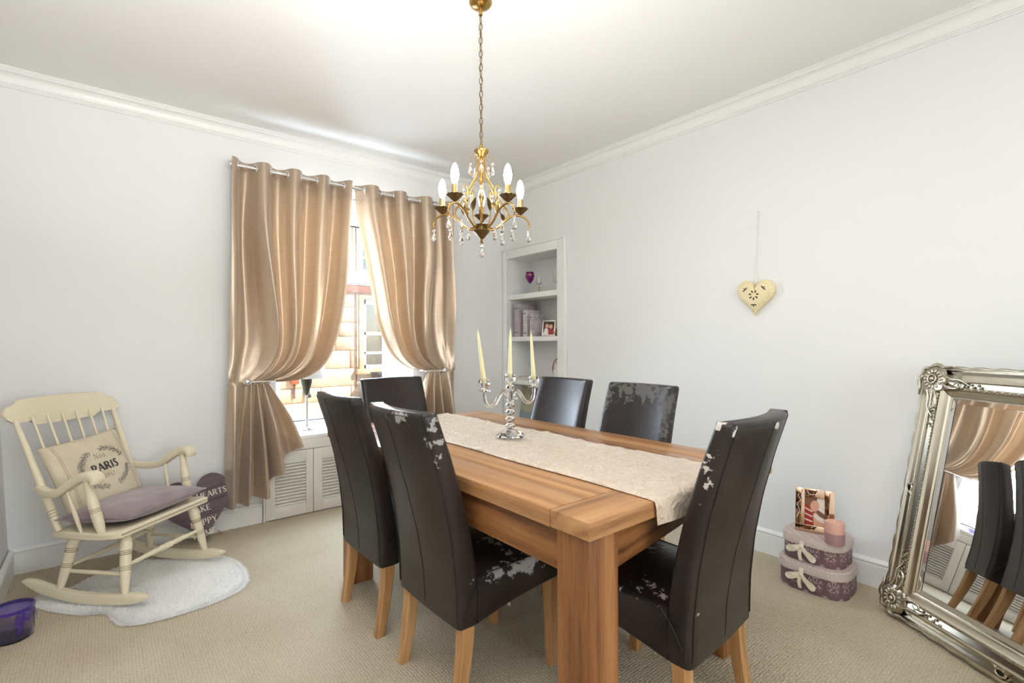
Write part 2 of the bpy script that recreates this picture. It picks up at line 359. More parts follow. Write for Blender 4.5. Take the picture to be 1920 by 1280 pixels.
def text_quads(txt, h, weight=0.13, gap=0.08):
    """flat quads for a word; returns list of quads [(x,y)*4] and width, origin bottom left"""
    q = []; x0 = 0
    for ch in txt:
        if ch == ' ': x0 += 0.4; continue
        w, st, sb, stp = GL[ch]
        for (a, b, c, d, wt) in st:
            dx, dy = c-a, d-b; L = math.hypot(dx, dy) or 1; nx, ny = -dy/L*weight*wt/2, dx/L*weight*wt/2
            q.append([(x0+a+nx, b+ny), (x0+a-nx, b-ny), (x0+c-nx, d-ny), (x0+c+nx, d+ny)])
        for sx in sb: q.append([(x0+sx-0.13, 0), (x0+sx+0.13, 0), (x0+sx+0.13, 0.05), (x0+sx-0.13, 0.05)])
        for sx in stp: q.append([(x0+sx-0.13, 0.95), (x0+sx+0.13, 0.95), (x0+sx+0.13, 1.0), (x0+sx-0.13, 1.0)])
        x0 += w+gap
    return [[(x*h, y*h) for x, y in k] for k in q], (x0-gap)*h

# ================================================================== ROOM SHELL
XL, XR, YB, YW, H = -0.387, 3.012, -3.3, 3.797, 2.718
TH = 0.34
m = MB(); m.b2((XL-0.3, YB-0.3, -0.1), (XR+0.45, YW+TH, 0)); struct(m.build('floor', M['carpet'], smooth=False), 'beige looped carpet floor')
m = MB(); m.b2((XL-0.3, YB-0.3, H), (XR+0.45, YW+TH, H+0.12)); struct(m.build('ceiling', M['ceil'], smooth=False), 'plain white ceiling')
OX0, OX1, OZ0, OZ1 = 0.95, 2.03, 0.545, 2.42
m = MB()
for a, b in (((XL-0.3, YW, 0), (OX0, YW+TH, H)), ((OX1, YW, 0), (XR+0.45, YW+TH, H)), ((OX0, YW, OZ1), (OX1, YW+TH, H)), ((OX0, YW, 0), (OX1, YW+TH, OZ0))): m.b2(a, b)
struct(m.build('wall_window', M['wall'], smooth=False), 'white plaster wall with the curtained window')
AY0, AY1, AZ0, AZ1, AD = 3.043, 3.735, 0.28, 2.036, 0.30
m = MB()
for a, b in (((XR, YB-0.3, 0), (XR+0.45, AY0, H)), ((XR, AY1, 0), (XR+0.45, YW, H)), ((XR, AY0, AZ1), (XR+0.45, AY1, H)), ((XR, AY0, 0), (XR+0.45, AY1, AZ0)), ((XR+AD, AY0, AZ0), (XR+0.45, AY1, AZ1))): m.b2(a, b)
struct(m.build('wall_right', M['wall'], smooth=False), 'white plaster wall with a shelved alcove')
m = MB(); lean = 0.12   # the old side wall leans out a little
m.rings([[(XL-0.4, y, 0), (XL, y, 0), (XL-lean, y, H), (XL-0.4, y, H)] for y in (YB-0.3, YW)]); struct(m.build('wall_left', M['wall'], smooth=False), 'white plaster side wall')
BX0, BX1, BZ0, BZ1 = -0.2, 2.1, 0.42, 2.42
m = MB()
for a, b in (((XL, YB-0.3, 0), (BX0, YB, H)), ((BX1, YB-0.3, 0), (XR, YB, H)), ((BX0, YB-0.3, BZ1), (BX1, YB, H)), ((BX0, YB-0.3, 0), (BX1, YB, BZ0))): m.b2(a, b)
struct(m.build('wall_back', M['wall'], smooth=False), 'white plaster wall behind the room')
def frame_window(name, x0, x1, z0, z1, y, d, bars, label, jl, jr, jb, jt):
    w = struct(bpy.data.objects.new(name, None), label); C.objects.link(w)
    for a, b in (((x0, y-d/2, z0), (x0+jl, y+d/2, z1)), ((x1-jr, y-d/2, z0), (x1, y+d/2, z1))): MB().b2(a, b, 0.006).build('jamb', M['upvc'], w)
    MB().b2((x0+jl, y-d/2, z0), (x1-jr, y+d/2, z0+jb), 0.006).build('bottom_rail', M['upvc'], w)
    MB().b2((x0+jl, y-d/2, z1-jt), (x1-jr, y+d/2, z1), 0.006).build('top_rail', M['upvc'], w)
    zs = [z0+jb]
    for (a, b) in bars:
        MB().b2((x0+jl, y-d/2-0.012, a), (x1-jr, y+d/2, b), 0.006).build('transom', M['upvc'], w); zs += [a, b]
        MB().b2((x0+jl, y-d/2+0.004, a-0.006), (x1-jr, y-d/2+0.02, a)).build('seal', M['black'], w)
    zs.append(z1-jt)
    for i in range(0, len(zs), 2): MB().b2((x0+jl, y-0.006, zs[i]), (x1-jr, y+0.006, zs[i+1])).build('pane', M['pane'], w)
    MB().b2((x0+jl, y-d/2+0.002, zs[0]), (x1-jr, y-d/2+0.016, zs[0]+0.006)).build('seal', M['black'], w)
    MB().b2((x0+jl, y-d/2+0.002, zs[-1]-0.008), (x1-jr, y-d/2+0.016, zs[-1])).build('seal', M['black'], w)
    return w
frame_window('window_1', OX0, OX1, OZ0+0.03, OZ1, 4.10, 0.06, [(1.74, 1.846)], 'white framed window between the gold curtains', 0.097, 0.125, 0.058, 0.20)
frame_window('window_2', BX0, BX1, BZ0, BZ1, YB-0.16, 0.06, [(1.75, 1.82)], 'wide white framed window added behind the room for fill light', 0.07, 0.07, 0.07, 0.07)  # unseen window added as an opening for the fill lamps
m = MB(); m.b2((XL-0.6, YB-2.4, 2.52), (XR+0.6, YB-0.301, 2.64)); struct(m.build('ceiling_sun_blocker', M['trim'], smooth=False), 'unseen slab added to block the sun at the window behind the room')  # added slab, out of view, keeps the sun out of the back opening
# cornice and skirting, extruded along the walls
def run(prof, a, b, inward, name, label, mat, ext=0.0):
    a = Vector(a); b = Vector(b); n = Vector(inward); rs = []
    for p in (a, b): rs.append([tuple(p+n*o+Vector((0, 0, z))) for o, z in prof])
    m = MB(); m.rings(rs); o = m.build(name, mat, ang=30); return struct(o, label)
cov = [(0.018+0.03*(1-math.cos(t*PI/2/6)), -0.078+0.052*math.sin(t*PI/2/6)) for t in range(7)]
CP = [(0, 0), (0, -0.096), (0.008, -0.096), (0.008, -0.087), (0.013, -0.087), (0.013, -0.079)]+cov+[(0.052, -0.026), (0.052, -0.016), (0.057, -0.014), (0.057, -0.006), (0.062, -0.006), (0.062, 0)]
run(CP, (XL-0.12, YW, H), (XR, YW, H), (0, -1, 0), 'trim_1', 'moulded white cornice above the window wall', M['trim'])
run(CP, (XR, YW, H), (XR, YB, H), (-1, 0, 0), 'trim_2', 'moulded white cornice above the right wall', M['trim'])
run(CP, (XL-0.118, YB, H), (XL-0.118, YW, H), (1, 0, 0), 'trim_3', 'moulded white cornice above the left wall', M['trim'])
SK = [(0, 0), (0.019, 0), (0.019, 0.108), (0.015, 0.111), (0.015, 0.114), (0.019, 0.118), (0.020, 0.124), (0.016, 0.131), (0.010, 0.136), (0, 0.138)]
run(SK, (XL, YW, 0), (0.855, YW, 0), (0, -1, 0), 'baseboard_window', 'white moulded skirting board under the rocking chair wall', M['trim'])
run(SK, (2.20, YW, 0), (XR, YW, 0), (0, -1, 0), 'baseboard_window_far', 'short white skirting board by the alcove corner', M['trim'])
run(SK, (XR, 2.945, 0), (XR, YB, 0), (-1, 0, 0), 'baseboard_right', 'white moulded skirting board along the right wall', M['trim'])
run(SK, (XL, YB, 0), (XL, YW-0.02, 0), (1, 0, 0), 'baseboard_left', 'white skirting board on the left wall', M['trim'])

# window sill and louvred cupboard below it
m = MB(); m.b2((0.845, 3.758, 0.545), (2.215, YW-0.0005, 0.575), 0.006); m.b2((OX0, YW, 0.5455), (OX1, 4.068, 0.575), 0.0)
struct(m.build('trim_4', M['trim']), 'white window sill board')
cup = thing('louvred_cupboard', 'low white louvred cupboard under the curtained window sill', 'cupboard', (0.86, YW, 0))
CW = 1.33; fy0, fy1 = -0.032, -0.001
MB().b2((0, fy0, 0.472), (CW, fy1, 0.5445), 0.002).build('top_rail', M['louver'], cup)
MB().b2((0, fy0, 0.0), (0.010, fy1, 0.471)).build('end_panel', M['louver'], cup)
MB().b2((CW-0.010, fy0, 0.0), (CW, fy1, 0.471)).build('end_panel', M['louver'], cup)
MB().b2((0.012, -0.006, 0.005), (CW-0.012, -0.001, 0.47)).build('shade_back_panel', M['cream_dark'], cup)  # dark brown sheet painted in for the shade between the slats
slat = None
dw = (CW-0.02)/4
for i in range(4):
    x0 = 0.010+i*dw+0.002; x1 = x0+dw-0.004; st = 0.05 if i % 2 == 0 else 0.046
    d = MB()
    d.b2((x0, fy0, 0.006), (x0+0.062, fy1-0.006, 0.468), 0.002); d.b2((x1-st, fy0, 0.006), (x1, fy1-0.006, 0.468), 0.002)
    d.b2((x0+0.062, fy0, 0.006), (x1-st, fy1-0.006, 0.085), 0.001); d.b2((x0+0.062, fy0, 0.384), (x1-st, fy1-0.006, 0.468), 0.001)
    do = d.build('door', M['louver'], cup)
    wsl = (x1-st)-(x0+0.062)
    if slat is None:
        s_ = MB(); s_.box((0, 0, 0), (1, 0.0045, 0.0235), 0.0, Matrix.Rotation(math.radians(-46), 4, 'X')); slat = s_.mesh('slat', smooth=False); slat.materials.append(M['louver'])
    for k in range(13): child(slat, 'slat', None, do, ((x0+0.062+x1-st)/2, -0.020, 0.0965+k*0.0230), scale=(wsl-0.001, 1, 1))

# alcove architrave and shelves
alc = thing('alcove_shelves', 'white built-in alcove shelves in the corner of the right wall', 'shelves', (XR, AY0, 0))
def al(name, a, b, bev=0.003):
    return MB().b2((a[0], a[1]-AY0, a[2]), (b[0], b[1]-AY0, b[2]), bev).build(name, M['trim'], alc)
al('architrave', (-0.022, 2.953, 0.001), (-0.0005, AY0, 2.115)); al('architrave', (-0.022, AY1, 0.001), (-0.0005, 3.79, 2.115)); al('architrave', (-0.022, AY0, AZ1), (-0.0005, AY1, 2.115))
al('architrave_bead', (-0.032, 2.945, 0.001), (-0.0005, 2.953, 2.128)); al('architrave_bead', (-0.032, 2.953, 2.115), (-0.0005, 3.79, 2.128))
for z0, z1 in ((1.645, 1.692), (1.252, 1.294), (0.848, 0.890)):
    al('shelf', (0.004, AY0+0.001, z0), (AD-0.001, AY1-0.001, z1))
al('shelf', (0.004, AY0+0.001, AZ0+0.0005), (AD-0.001, AY1-0.001, AZ0+0.03))

# ================================================================== OUTSIDE: street and the stone house opposite
FY = 12.0
def stone():
    m, t, b = new_mat('sandstone'); v = coords(t); oi = t.nodes.new('ShaderNodeObjectInfo')
    n = node(t, 'ShaderNodeTexNoise', Scale=7.0, Detail=6.0, Roughness=0.65, noise_dimensions='4D'); t.links.new(v, n.inputs['Vector'])
    t.links.new(math_(t, 'MULTIPLY', oi.outputs['Random'], 40.0), n.inputs['W'])
    f = math_(t, 'ADD', n.outputs[0], math_(t, 'MULTIPLY', math_(t, 'SUBTRACT', oi.outputs['Random'], 0.5), 0.30))
    t.links.new(ramp(t, f, [(0.28, srgb(204, 164, 130)), (0.5, srgb(222, 190, 156)), (0.72, srgb(232, 208, 178))]), b.inputs['Base Color'])
    b.inputs['Roughness'].default_value = 0.9; bump(t, b, n.outputs[0], 0.6, 0.02); return m
M['stone'] = stone(); M['mortar'] = plain('pale_mortar', srgb(232, 216, 192), 0.9, nscale=12, nstr=0.3)
M['redstone'] = plain('red_sandstone', srgb(150, 96, 76), 0.85, nscale=10, nstr=0.4, var=0.2)
M['asphalt'] = plain('grey_road', srgb(150, 148, 145), 0.9, nscale=40, nstr=0.3, var=0.15)
M['paving'] = plain('pale_pavement', srgb(208, 196, 176), 0.9, nscale=8, nstr=0.3, var=0.1)
m = MB(); m.b2((-12, YW+TH+0.001, -0.35), (24, FY-2.0, -0.30)); struct(m.build('floor_street', M['asphalt'], smooth=False), 'grey tarmac street outside the window')
m = MB(); m.b2((-12, FY-1.999, -0.35), (24, FY-0.02, -0.12)); struct(m.build('floor_pavement', M['paving'], smooth=False), 'pale pavement in front of the stone house')
hs = thing('stone_house', 'pale sandstone house across the street outside the window', 'house', (5, FY, -0.12))
wins = [(5.05, 6.05, 0.62, 2.36), (4.62, 5.75, 3.02, 4.35)]
def hb(a, b, bev=0.0): return MB().b2((a[0]-5, a[1]-FY, a[2]+0.12), (b[0]-5, b[1]-FY, b[2]+0.12), bev)
w_ = MB()
for a, b in (((-6, 0.03, -0.12), (5.05, 0.5, 7)), ((6.05, 0.03, -0.12), (16, 0.5, 7)), ((5.05, 0.03, -0.12), (6.05, 0.5, 0.62)), ((5.05, 0.03, 2.36), (6.05, 0.5, 3.02)), ((5.05, 0.03, 4.35), (6.05, 0.5, 7))):
    w_.b2((a[0]-5, a[1], a[2]+0.12), (b[0]-5, b[1], b[2]+0.12))
w_.build('wall', M['mortar'], hs, smooth=False)
blk = []
rb = random.Random(3)
for k in range(3):
    s_ = MB(); s_.box((0, 0, 0), (1, 0.05, 1), 0.006); me = s_.mesh('stone_block'); me.materials.append(M['stone']); blk.append(me)
z = -0.12; row = 0
while z < 4.6:
    hgt = rb.choice((0.34, 0.38, 0.43))
    if abs(z-2.55) < 0.16: hgt = 0.2
    x = 1.4-rb.random()*0.5
    while x < 8.4:
        L = rb.uniform(0.6, 1.3); x1 = x+L
        segs = [(x, x1)]
        for (a, b, c, d) in wins:
            if z+hgt > c-0.12 and z < d+0.16:
                ns = []
                for (p, q) in segs:
                    if q <= a-0.14 or p >= b+0.14: ns.append((p, q)); continue
                    if p < a-0.14: ns.append((p, a-0.14))
                    if q > b+0.14: ns.append((b+0.14, q))
                segs = ns
        if not (2.50 < z+hgt/2 < 2.82):
            for (p, q) in segs:
                if q-p > 0.08: child(rb.choice(blk), 'stone_block', None, hs, ((p+q)/2-5, 0.010+rb.uniform(-0.005, 0.005), z+hgt/2+0.12), scale=(q-p-0.016, 1, hgt-0.016))
        x = x1
    z += hgt
hb((-5, FY-0.09, 2.50), (15, FY+0.02, 2.66), 0.01).build('string_course', M['redstone'], hs)
hb((-5, FY-0.05, 2.661), (15, FY+0.02, 2.82), 0.01).build('string_course', M['redstone'], hs)
for (a, b, c, d) in wins:
    hb((a-0.13, FY-0.035, c), (a, FY+0.02, d), 0.008).build('window_surround', M['stone'], hs); hb((b, FY-0.035, c), (b+0.13, FY+0.02, d), 0.008).build('window_surround', M['stone'], hs)
    hb((a-0.13, FY-0.035, d+0.001), (b+0.13, FY+0.02, d+0.15), 0.008).build('window_surround', M['stone'], hs)
    hb((a-0.22, FY-0.16, c-0.13), (b+0.22, FY+0.02, c-0.001), 0.01).build('window_sill', M['stone'], hs)
    wf = MB()
    for p, q in (((a, c), (a+0.08, d)), ((b-0.08, c), (b, d)), ((a, c), (b, c+0.09)), ((a, d-0.13), (b, d)), ((a, (c+d)/2-0.03), (b, (c+d)/2+0.05)), ((a, c+0.36), (b, c+0.42))):
        wf.b2((p[0]-5, 0.05, p[1]+0.12), (q[0]-5, 0.11, q[1]+0.12))
    fo = wf.build('window_frame', M['upvc'], hs, smooth=False)
    hb((a+0.081, FY+0.075, c+0.091), (b-0.081, FY+0.085, d-0.131)).build('window_pane', M['pane_blue'], fo)
    hb((a, FY+0.3, c), (b, FY+0.31, d)).build('room_blind', plain('dim_net_curtain', srgb(150, 158, 156), 0.8), fo)
MB().tube([(-0.16, -0.045, 0.3), (-0.16, -0.045, 6.5)], 0.015, 10).build('downpipe', plain('brown_pipe', srgb(110, 78, 60), 0.6), hs)
M['terracotta'] = plain('orange_red_box', srgb(196, 98, 66), 0.6)
gb = MB(); gb.b2((-1.70, -0.14, 0.45), (-1.53, -0.03, 0.72), 0.02); gb = gb.build('meter_box', M['terracotta'], hs)
MB().tube([(-1.62, -0.06, 0.45), (-1.62, -0.06, 0.12)], 0.022, 8).build('meter_pipe', plain('dull_red_pipe', srgb(120, 84, 74), 0.6), hs)
M['pipe'] = plain('black_drainpipe', srgb(52, 54, 58), 0.5)
MB().tube([(-1.33, -0.07, 6.0), (-1.33, -0.07, 0.22), (-1.31, -0.13, 0.14)], 0.045, 10).build('drainpipe', M['pipe'], hs)

# ================================================================== DINING TABLE
TX0, TX1, TY0, TY1, TZ = 0.953, 2.000, 0.858, 2.765, 0.775
TCX, TCY = (TX0+TX1)/2, (TY0+TY1)/2
tb = thing('dining_table', 'long solid oak dining table with thick square legs', 'table', (TCX, TCY, 0))
hx, hy = (TX1-TX0)/2, (TY1-TY0)/2; tt = 0.050; eb = 0.145
for s in (-1, 1):
    MB().box((0, 0, 0), (2*hx, eb, tt), 0.005).build('end_board', M['oak_end'], tb, loc=(0, s*(hy-eb/2), TZ-tt/2))
widths = [0.155, 0.19, 0.185, 0.19, 0.185, 0.17]; x = -hx
for i, w in enumerate(widths):
    w = w*2*hx/sum(widths)
    MB().box((0, 0, 0), (w-0.0008, 2*(hy-eb)-0.001, tt-0.0006*(i % 2)), 0.0025).build('plank', M['oak_top'], tb, loc=(x+w/2, 0, TZ-tt/2-0.0003*(i % 2))); x += w
lw = 0.118; ins = 0.008
for (px, py) in ((TX0+ins+lw/2, TY0+ins+lw/2), (1.862+lw/2, 0.985+lw/2), (TX0+0.03+lw/2, 2.50+lw/2), (1.862+lw/2, 2.50+lw/2)):
    MB().box((0, 0, 0), (lw, lw, TZ-tt-0.001), 0.004).build('leg', M['oak_z'], tb, loc=(px-TCX, py-TCY, (TZ-tt-0.001)/2))
for (a, b, mt) in (((0.985, 0.982), (1.015, 2.498), 'oak_y'), ((1.93, 1.105), (1.96, 2.498), 'oak_y'), ((1.081, 2.55), (1.860, 2.58), 'oak_x')):
    MB().box((0, 0, 0), (b[0]-a[0], b[1]-a[1], 0.125), 0.002).build('apron', M[mt], tb, loc=((a[0]+b[0])/2-TCX, (a[1]+b[1])/2-TCY, TZ-tt-0.0635))
ap = MB(); ap.rings([[(x, y, z) for x, y in ((1.081-TCX, 0.900-TCY), (1.861-TCX, 1.020-TCY), (1.861-TCX, 1.050-TCY), (1.081-TCX, 0.930-TCY))] for z in (TZ-tt-0.126, TZ-tt-0.001)]); ap.build('apron', M['oak_x'], tb)

# table runner: crumpled taffeta cloth lying on the table, hanging over both ends
def runner_mat():
    m, t, b = new_mat('beige_embroidered_taffeta'); v = coords(t)
    n = node(t, 'ShaderNodeTexNoise', Scale=24.0, Detail=5.0, Distortion=2.0); t.links.new(v, n.inputs['Vector'])
    n2 = node(t, 'ShaderNodeTexNoise', Scale=6.0, Detail=3.0, Distortion=1.0); t.links.new(v, n2.inputs['Vector'])
    t.links.new(ramp(t, n.outputs[0], [(0.3, srgb(206, 184, 160)), (0.7, srgb(230, 212, 190))]), b.inputs['Base Color'])
    b.inputs['Roughness'].default_value = 0.38; b.inputs['Sheen Weight'].default_value = 0.3
    bump(t, b, math_(t, 'ADD', n.outputs[0], n2.outputs[0]), 0.75, 0.016); return m
M['runner'] = runner_mat()
rn = thing('table_runner', 'crumpled beige embroidered runner lying along the oak table', 'table runner', (TCX, TCY, TZ))
RX0, RX1 = 1.228-TCX, 1.738-TCX
def runner_fn(u, v):
    yy = lerp(-hy-0.075, hy+0.06, v); x = lerp(RX0, RX1, u)+0.012*math.sin(9*yy+1.3)*(1 if u > .5 else .35)*(abs(u-.5)*2)
    z = 0.004+0.006*max(0, noise.noise(Vector((x*20, yy*15, 0.3)))+0.3)+0.010*max(0, noise.noise(Vector((x*5, yy*18, 2.3))))
    if u < 0.02 or u > 0.98: z = 0.0022
    y = yy
    for sgn in (-1, 1):
        o = sgn*yy-hy+0.004
        if o > 0:
            r_ = 0.012; a = min(o/r_, PI/2); y = sgn*(hy-0.004+r_*math.sin(a)); z2 = -r_*(1-math.cos(a))-max(0, o-r_*PI/2); z = 0.004+z2
            y += sgn*0.004*(1+math.sin(x*30))*min(1, o*20)
            if sgn < 0: x += 0.01*min(1, o*14)*(1 if u < .5 else 0)
    return (x, y, z)
g = MB(); g.grid(runner_fn, 44, 150); ro = g.build('cloth', M['runner'], rn, ang=180)
sm_ = ro.modifiers.new('thick', 'SOLIDIFY'); sm_.thickness = 0.0012; sm_.offset = 1
g = MB(); g.grid(lambda u, v: tuple(Vector(runner_fn(u, 0.0)).lerp(Vector(runner_fn(u, 0.008)), v)+Vector((0, -0.0022, 0))), 44, 1); g.build('hem', M['runner'], rn)

# ================================================================== DINING CHAIRS
def ring_xy(w, th, yb, z, bulge, r=0.018, n=12):
    """closed plan ring of the padded back at height z: rear face at yb (centre pushed back by bulge)"""
    pts = []
    def yy(x): return -bulge*(1-(2*x/w)**2)
    for i in range(n+1):
        x = lerp(-w/2+r, w/2-r, i/n); pts.append((x, yb+yy(x), z))
    e = yb+yy(w/2-r)
    for k in range(1, 4):
        a = -PI/2+k*PI/8; pts.append((w/2-r+r*math.cos(a), e+r+r*math.sin(a), z))
    for k in range(0, 3):
        a = k*PI/8; pts.append((w/2-r+r*math.cos(a), e+th-r+r*math.sin(a), z))
    for i in range(n+1):
        x = lerp(w/2-r, -w/2+r, i/n); pts.append((x, yb+th+yy(x), z))
    for k in range(1, 4):
        a = PI/2+k*PI/8; pts.append((-w/2+r+r*math.cos(a), e+th-r+r*math.sin(a), z))
    for k in range(0, 3):
        a = PI+k*PI/8; pts.append((-w/2+r+r*math.cos(a), e+r+r*math.sin(a), z))
    return pts
BACK = [(0.0, 0.0), (0.2, -0.004), (0.4, -0.018), (0.6, -0.044), (0.8, -0.082), (1.0, -0.128)]
ZB, ZT = 0.292, 1.012; CWB, CWT = 0.440, 0.422; SD = 0.485
def back_y(z): return interp(BACK, (z-ZB)/(ZT-ZB))
def back_w(z): return lerp(CWB, CWT, (z-ZB)/(ZT-ZB))
def bulge_at(z): return lerp(0.006, 0.036, smooth01((z-0.3)/0.55))
def make_chair(loc, rotz, label, mat, care_tag=False):
    t = thing('dining_chair', label, 'chair', loc, rotz, 'dining chairs around the oak table')
    rs = []
    N = 26
    for i in range(N+1):
        z = lerp(ZB, ZT-0.012, i/N); th = lerp(0.088, 0.06, (i/N))
        if i == 0: th = 0.075
        rs.append(ring_xy(back_w(z)-(0.012 if i == 0 else 0), th, back_y(z), z, bulge_at(z)))
    for dz, ins_ in ((0.007, 0.003), (0.012, 0.011)):
        z = ZT-0.012+dz; rs.append([(x*(1-2*ins_/CWT), y+(ins_ if k < 13 else 0)-(ins_*0.8 if k >= 19 and k < 32 else 0), z) for k, (x, y, _) in enumerate(ring_xy(CWT, 0.06, back_y(ZT-0.012), z, bulge_at(ZT)))])
    b = MB(); b.rings(rs); bo = b.build('backrest', mat, t, ang=50)
    zs = [lerp(ZB+0.02, ZT-0.014, k/24) for k in range(25)]
    seam = lambda path, r, par: MB().tube(path, r, 5).build('seam', M['seam'], par)
    seam([(0, back_y(z)-bulge_at(z)-0.0002, z) for z in zs], 0.0016, bo)
    for s in (-1, 1):
        seam([(s*(back_w(z)/2-0.017), back_y(z)-0.0012-bulge_at(z)*0.15, z) for z in zs], 0.0017, bo)
    seam([(lerp(-CWT/2+0.02, CWT/2-0.02, k/16), back_y(ZT-.014)-bulge_at(ZT)*(1-(2*lerp(-CWT/2+0.02, CWT/2-0.02, k/16)/CWT)**2)+0.0005, ZT-0.013) for k in range(17)], 0.0018, bo)
    # seat: padded top, scooped lower edge on the sides
    def seat_ring(y, k):
        w = lerp(CWB, 0.452, k); lo = lerp(ZB, 0.348, k)+0.010*math.sin(PI*min(1, k*1.02)); hi = lerp(0.448, 0.462, k)
        if k > 0.97: lo += 0.012; hi -= 0.016; w -= 0.014
        pts = []; r = 0.02; n = 10
        for i in range(n+1):
            u = lerp(-1, 1, i/n); pts.append((u*(w/2-r), y, hi+0.022*(1-u*u)*math.sin(PI*min(max(k, .02), 0.98))))
        for q in range(1, 4): a = PI/2-q*PI/8; pts.append((w/2-r+r*math.cos(a), y, hi-r+r*math.sin(a)))
        pts += [(w/2, y, lerp(hi, lo, .5)), (w/2-0.002, y, lo+0.006), (w/2-0.008, y, lo)]
        pts += [(-w/2+0.008, y, lo), (-w/2+0.002, y, lo+0.006), (-w/2, y, lerp(hi, lo, .5))]
        for q in range(0, 4): a = PI-q*PI/8; pts.append((-w/2+r+r*math.cos(a), y, hi-r+r*math.sin(a)))
        return list(reversed(pts))
    ks = [0, .1, .2, .3, .4, .5, .6, .7, .8, .9, .965, 1.0]
    b = MB(); b.rings([seat_ring(lerp(0.070, SD, k), k) for k in ks]); so = b.build('seat', mat, t, ang=50)
    for s in (-1, 1):
        seam([(s*(CWB/2+0.001), 0.088, 0.445), (s*(CWB/2+0.0005), 0.05, 0.40), (s*(CWB/2-0.0), 0.02, 0.345)], 0.0022, so)
        seam([(s*(lerp(CWB, 0.452, k)/2-0.012), lerp(0.09, SD-0.02, k), lerp(0.448, 0.462, k)-0.001) for k in [i/10 for i in range(11)]], 0.002, so)
    def leg(x, y0, y1, ztop, tw, bw):
        rs = []
        for k in range(7):
            u = k/6; z = lerp(ztop, 0.0, u); w = lerp(tw, bw, u); yc = lerp(y0, y1, u**1.6)
            rs.append([(x+a*w/2, yc+c*w/2, z) for a, c in ((-.8,-1),(.8,-1),(1,-.8),(1,.8),(.8,1),(-.8,1),(-1,.8),(-1,-.8))])
        m = MB(); m.rings(list(reversed(rs))); return m.build('leg', M['beech'], t, ang=25)
    for s in (-1, 1):
        leg(s*(CWB/2-0.032), 0.040, 0.002, ZB+0.004, 0.050, 0.036); leg(s*(0.452/2-0.040), SD-0.05, SD-0.045, 0.350, 0.048, 0.036)
    if care_tag:
        MB().grid(lambda u, v: (lerp(-0.02, 0.09, u)+0.01*v, SD-0.20+0.02*u, 0.338-0.105*v+0.008*math.sin(4*u)*v), 8, 8).build('care_tag', M['white_paper'], t)
    return t
M['seam'] = plain('dark_seam', srgb(20, 16, 14), 0.5)
LP = leather('leather_plain')
# worn areas in chair coordinates (x lateral, y forward, z up)
L_end = leather('leather_flaked_white', [((-0.217, -0.045, 0.90), (0.02, 0.05, 0.17), 0.60), ((-0.20, -0.10, 1.0), (0.04, 0.07, 0.03), 0.70), ((0.02, -0.16, 0.99), (0.12, 0.03, 0.03), 0.5), ((-0.16, 0.14, 0.455), (0.10, 0.20, 0.03), 0.42), ((0.12, 0.32, 0.475), (0.14, 0.14, 0.04), 0.48)], grey=(204, 198, 190), seed=2.0)
L_near = leather('leather_peeled_edges', [((0.205, -0.085, 0.93), (0.05, 0.08, 0.15), 0.52), ((-0.195, -0.13, 0.985), (0.07, 0.06, 0.07), 0.64), ((0.09, -0.15, 0.99), (0.13, 0.05, 0.04), 0.56), ((0.215, 0.26, 0.435), (0.06, 0.26, 0.05), 0.90), ((0.08, 0.32, 0.475), (0.18, 0.20, 0.05), 0.55)], grey=(158, 154, 150), seed=5.0)
L_wall = leather('leather_worn_top', [((0.0, -0.07, 0.985), (0.32, 0.25, 0.13), 0.85), ((-0.19, -0.03, 0.86), (0.06, 0.25, 0.26), 0.75), ((0.19, -0.03, 0.93), (0.05, 0.25, 0.16), 0.65)], grey=(90, 86, 82), seed=9.0)
chairs = [
 make_chair((0.90, 1.588, 0), -PI/2, 'black leather dining chair with peeled top corners and a worn grey seat edge', L_near, True),
 make_chair((0.90, 2.182, 0), -PI/2, 'intact black leather dining chair nearest the louvred cupboard and the rocking chair', LP),
 make_chair((1.508, 0.80, 0), math.radians(4), 'black leather dining chair with white flaked side at the table end nearest the big mirror', L_end),
 make_chair((2.130, 1.625, 0), PI/2, 'black leather dining chair with grey worn patches along its top, beside the white wall', L_wall),
 make_chair((2.150, 2.215, 0), PI/2, 'glossy black leather dining chair in front of the alcove shelves', LP),
 make_chair((1.462, 2.925, 0), PI, 'plain black leather dining chair at the table end under the window', LP),
]

# ================================================================== CANDELABRA AND TAPER CANDLES
cd = thing('crystal_candelabra', 'clear crystal three-arm candelabra standing on the beige runner', 'candelabra', (1.481, 1.822, TZ+0.0135))
def octo(prof, name, parent, c=(0, 0, 0), n=12, ang=20, axis=None): return MB().lathe(prof, n, c, axis).build(name, M['crystal'], parent, ang=ang)
octo([(0.0, 0), (0.060, 0), (0.066, 0.006), (0.066, 0.016), (0.050, 0.028), (0.022, 0.040), (0.0, 0.040)], 'base', cd, n=10)
zc = 0.040
for i in range(4):
    octo([(0.006, 0), (0.014, 0.003), (0.0225, 0.014), (0.0225, 0.018), (0.014, 0.029), (0.006, 0.032)], 'bead', cd, (0, 0, zc), 10); zc += 0.032
octo([(0.012, 0), (0.026, 0.003), (0.026, 0.007), (0.012, 0.010)], 'collar', cd, (0, 0, zc)); zc += 0.010
octo([(0.009, 0), (0.011, 0.02), (0.009, 0.042)], 'stem', cd, (0, 0, zc)); zm = zc+0.02; zc += 0.042
octo([(0.006, 0), (0.016, 0.004), (0.021, 0.016), (0.016, 0.028), (0.006, 0.032)], 'bead', cd, (0, 0, zc), 10); zc += 0.032
CUP = [(0.008, 0), (0.012, 0.004), (0.024, 0.016), (0.0275, 0.028), (0.026, 0.040), (0.021, 0.048), (0.0135, 0.048), (0.0135, 0.032), (0.0, 0.030)]
octo(CUP, 'candle_cup', cd, (0, 0, zc), 12); top_c = zc+0.031
cups = [(0, 0, top_c)]
